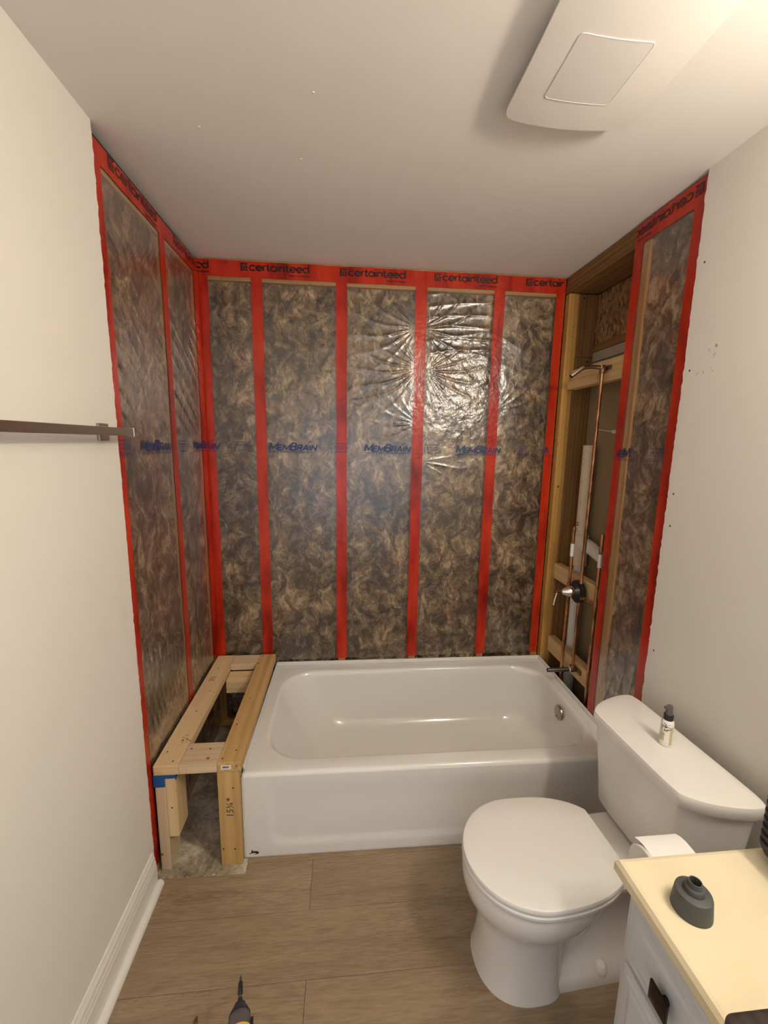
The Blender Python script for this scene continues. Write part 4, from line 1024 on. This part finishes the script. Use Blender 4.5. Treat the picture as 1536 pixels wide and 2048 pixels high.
# ------------------------------------------------------------------ towel bar on the left wall
tb = root('towel_bar', (DW, -1.2, 1.615), 'square brushed nickel towel bar on the left wall', 'towel bar')
MB().box(0.066, 0.080, -1.56, -0.892, 1.606, 1.628, 0.0012).build('bar', M['nickel'], tb)
MB().box(0.0648, 0.0812, -0.8945, -0.8895, 1.6048, 1.6292, 0.001).build('end_cap', M['chrome'], tb)
for y_ in (-0.938, -1.515):
    MB().box(DW, DW+0.009, y_-0.024, y_+0.024, 1.591, 1.640, 0.0025).build('wall_plate', M['nickel'], tb)
    MB().box(DW+0.008, 0.0665, y_-0.009, y_+0.009, 1.607, 1.625, 0.0015).build('bracket', M['nickel'], tb)

# ------------------------------------------------------------------ ceiling fan cover
fx0, fx1, fy0, fy1 = 1.102, 1.438, -1.385, -1.022
ef = root('exhaust_fan', (1.27, -1.2, H), 'white square exhaust fan cover with an inset light lens on the ceiling', 'exhaust fan')
NX, NY = 60, 60
U, V = np.meshgrid(np.linspace(-1, 1, NX), np.linspace(-1, 1, NY))
# superellipse-mapped plate, bulging down in the middle
ang = np.arctan2(V, U); mx = np.maximum(np.abs(U), np.abs(V)); e = 14.0
rad = 1/((np.abs(np.cos(ang))**e+np.abs(np.sin(ang))**e)**(1/e)); dirx = np.cos(ang)*rad; diry = np.sin(ang)*rad
Xf = (fx0+fx1)/2 + (fx1-fx0)/2*dirx*mx; Yf = (fy0+fy1)/2 + (fy1-fy0)/2*diry*mx
Zf = 2.424 - 0.013*(1-(np.abs(dirx*mx))**2.0) - 0.004*(1-(np.abs(diry*mx))**2)
lx, ly = 1.250, -1.192; lw, lh = 0.081, 0.081
dd = np.maximum(np.abs(Xf-lx)/lw, np.abs(Yf-ly)/lh)
grid_obj('cover', np.stack([Xf-1.27, Yf+1.2, Zf-H], -1), M['plastic_cover'], ef)
ring0 = [(Xf[j, i], Yf[j, i], Zf[j, i]) for (j, i) in [(0, i) for i in range(NX)] + [(j, NX-1) for j in range(1, NY)] + [(NY-1, i) for i in range(NX-2, -1, -1)] + [(j, 0) for j in range(NY-2, 0, -1)]]
cx0, cy0 = (fx0+fx1)/2, (fy0+fy1)/2
up = lambda p, k, dz: (cx0+(p[0]-cx0)*k, cy0+(p[1]-cy0)*k, p[2]+dz)
MB().loft([ring0, [up(p, 1.0, .004) for p in ring0], [up(p, .985, .006) for p in ring0], [up(p, .90, .006) for p in ring0]], False, False).build('rim', M['plastic_cover'], ef)
MB().box(fx0+.06, fx1-.06, fy0+.06, fy1-.06, 2.432, H-.001).build('housing', M['black'], ef)
def zc(x, y): 
    return 2.424 - 0.013*(1-(abs((x-cx0)/((fx1-fx0)/2)))**2) - 0.004*(1-(abs((y-cy0)/((fy1-fy0)/2)))**2)
lr = rrect(lx-lw, lx+lw, ly-lh, ly+lh, 0.010, 0, 6, 8)
MB().loft([[(a, b, zc(a, b)+.001) for a, b, _ in lr], [(a, b, zc(a, b)-.0012) for a, b, _ in lr], [(lx+(a-lx)*.985, ly+(b-ly)*.985, zc(a, b)-.0013) for a, b, _ in lr], [(lx+(a-lx)*.975, ly+(b-ly)*.975, zc(a, b)-.0003) for a, b, _ in lr]], False, False).build('lens_bezel', M['plastic_cover'], ef)
UL, VL = np.meshgrid(np.linspace(lx-lw*.98, lx+lw*.98, 12), np.linspace(ly-lh*.98, ly+lh*.98, 12))
ZL = 2.424 - 0.013*(1-(np.abs((UL-cx0)/((fx1-fx0)/2)))**2) - 0.004*(1-(np.abs((VL-cy0)/((fy1-fy0)/2)))**2) - .0008
grid_obj('lens', np.stack([UL-1.27, VL+1.2, ZL-H], -1), M['lens'], ef)

# ------------------------------------------------------------------ impact driver standing on the floor at the bottom edge
dr = root('impact_driver', (0.44, -1.42, 0), 'yellow and black cordless impact driver with a driver bit, at the bottom edge', 'power tool', rz=0.0)
d0 = Vector((0.4405, -1.375, 0.165)); dv = Vector((-0.20, 1.0, 0.0)).normalized()
def P_(t, s=0, u=0): 
    sd_ = Vector((dv.y, -dv.x, 0)); return tuple(d0 + dv*t + sd_*s + Vector((0, 0, u)))
def dl(name, prof, mat):
    pts = [P_(t) for t, _ in prof]; return MB().tube(pts, [r_ for _, r_ in prof], 24).build(name, mat, dr)
dl('motor_housing', [(-0.10, .020), (-0.095, .028), (-0.02, .030), (-0.005, .030)], M['yellow'])
dl('gear_case', [(-0.005, .0295), (0.010, .0290), (0.026, .0245), (0.033, .021)], M['greymetal'])
dl('nose_bumper', [(0.026, .0262), (0.034, .0225), (0.042, .0165), (0.049, .0135), (0.050, .010)], M['darkblue'])
dl('chuck', [(0.049, .0062), (0.060, .0060)], M['black'])
dl('bit_collar', [(0.060, .0042), (0.067, .0042)], M['brass'])
dl('bit_holder', [(0.066, .0045), (0.069, .0062), (0.092, .0062), (0.095, .0050)], M['black'])
dl('bit_tip', [(0.095, .0035), (0.100, .0035), (0.106, .0022), (0.111, .0006)], M['steel'])
MB().loft([[P_(t, s, u) for t, s in ((-.06, -.016), (-.02, -.016), (-.02, .016), (-.06, .016))] for u in (-.02, -.12)], True, True, False).build('grip', M['black'], dr)
MB().loft([[P_(t, s, u) for t, s in ((-.10, -.036), (.01, -.036), (.01, .036), (-.10, .036))] for u in (-.115, -.1648)], True, True, False).build('battery', M['yellow'], dr)
MB().loft([[P_(t, s, u) for t, s in ((-.02, .028), (.006, .028), (.006, .034), (-.02, .034))] for u in (-.012, .016)], True, True, False).build('side_pad', M['black'], dr)
# brown pointed tip of an awl left of it
aw = root('awl', (0.291, -1.29, 0.0085), 'thin brown pointed awl lying at the bottom edge, left of the driver', 'tool')
MB().tube([(0.290, -1.262, 0.0085), (0.289, -1.254, 0.0075), (0.288, -1.243, 0.0045)], [0.0058, 0.0042, 0.0006], 10).build('point', pmat('awl_brown', (0.12, 0.055, 0.02), 0.5), aw)
MB().tube([(0.302, -1.40, 0.009), (0.301, -1.36, 0.009), (0.2925, -1.28, 0.0085), (0.290, -1.262, 0.0085)], [0.006, 0.0088, 0.0080, 0.0058], 12).build('grip', pmat('awl_wood', (0.20, 0.10, 0.04), 0.6), aw)

# ------------------------------------------------------------------ vanity light fixture (outside the frame)
vl = root('vanity_light', (W-DW, -2.00, 2.16), 'three-lamp vanity light bar on the right wall above the countertop, outside the frame', 'wall lamp')
MB().box(W-DW-0.022, W-DW-0.0005, -2.28, -1.72, 2.11, 2.21, 0.004).build('back_plate', M['nickel'], vl)
bmz, nt, p = newmat('frosted_bulb')
nt.nodes.clear(); out = N(nt, 'ShaderNodeOutputMaterial'); mx = N(nt, 'ShaderNodeMixShader'); mx.inputs[0].default_value = 0.12
tr = N(nt, 'ShaderNodeBsdfTransparent'); em_ = N(nt, 'ShaderNodeEmission'); em_.inputs[0].default_value = (1, .86, .66, 1); em_.inputs[1].default_value = 12
nt.links.new(tr.outputs[0], mx.inputs[1]); nt.links.new(em_.outputs[0], mx.inputs[2]); nt.links.new(mx.outputs[0], out.inputs['Surface'])
for b in BULBS:
    MB().tube([(W-DW-0.02, b[1], b[2]), (b[0]+0.055, b[1], b[2])], 0.016, 14).build('socket', M['nickel'], vl)
    MB().lathe([(0.0, -.058), (0.03, -.050), (0.05, -.029), (0.058, 0.0), (0.05, .029), (0.03, .050), (0.0, .058)], b, 'x', 20).build('globe', bmz, vl)
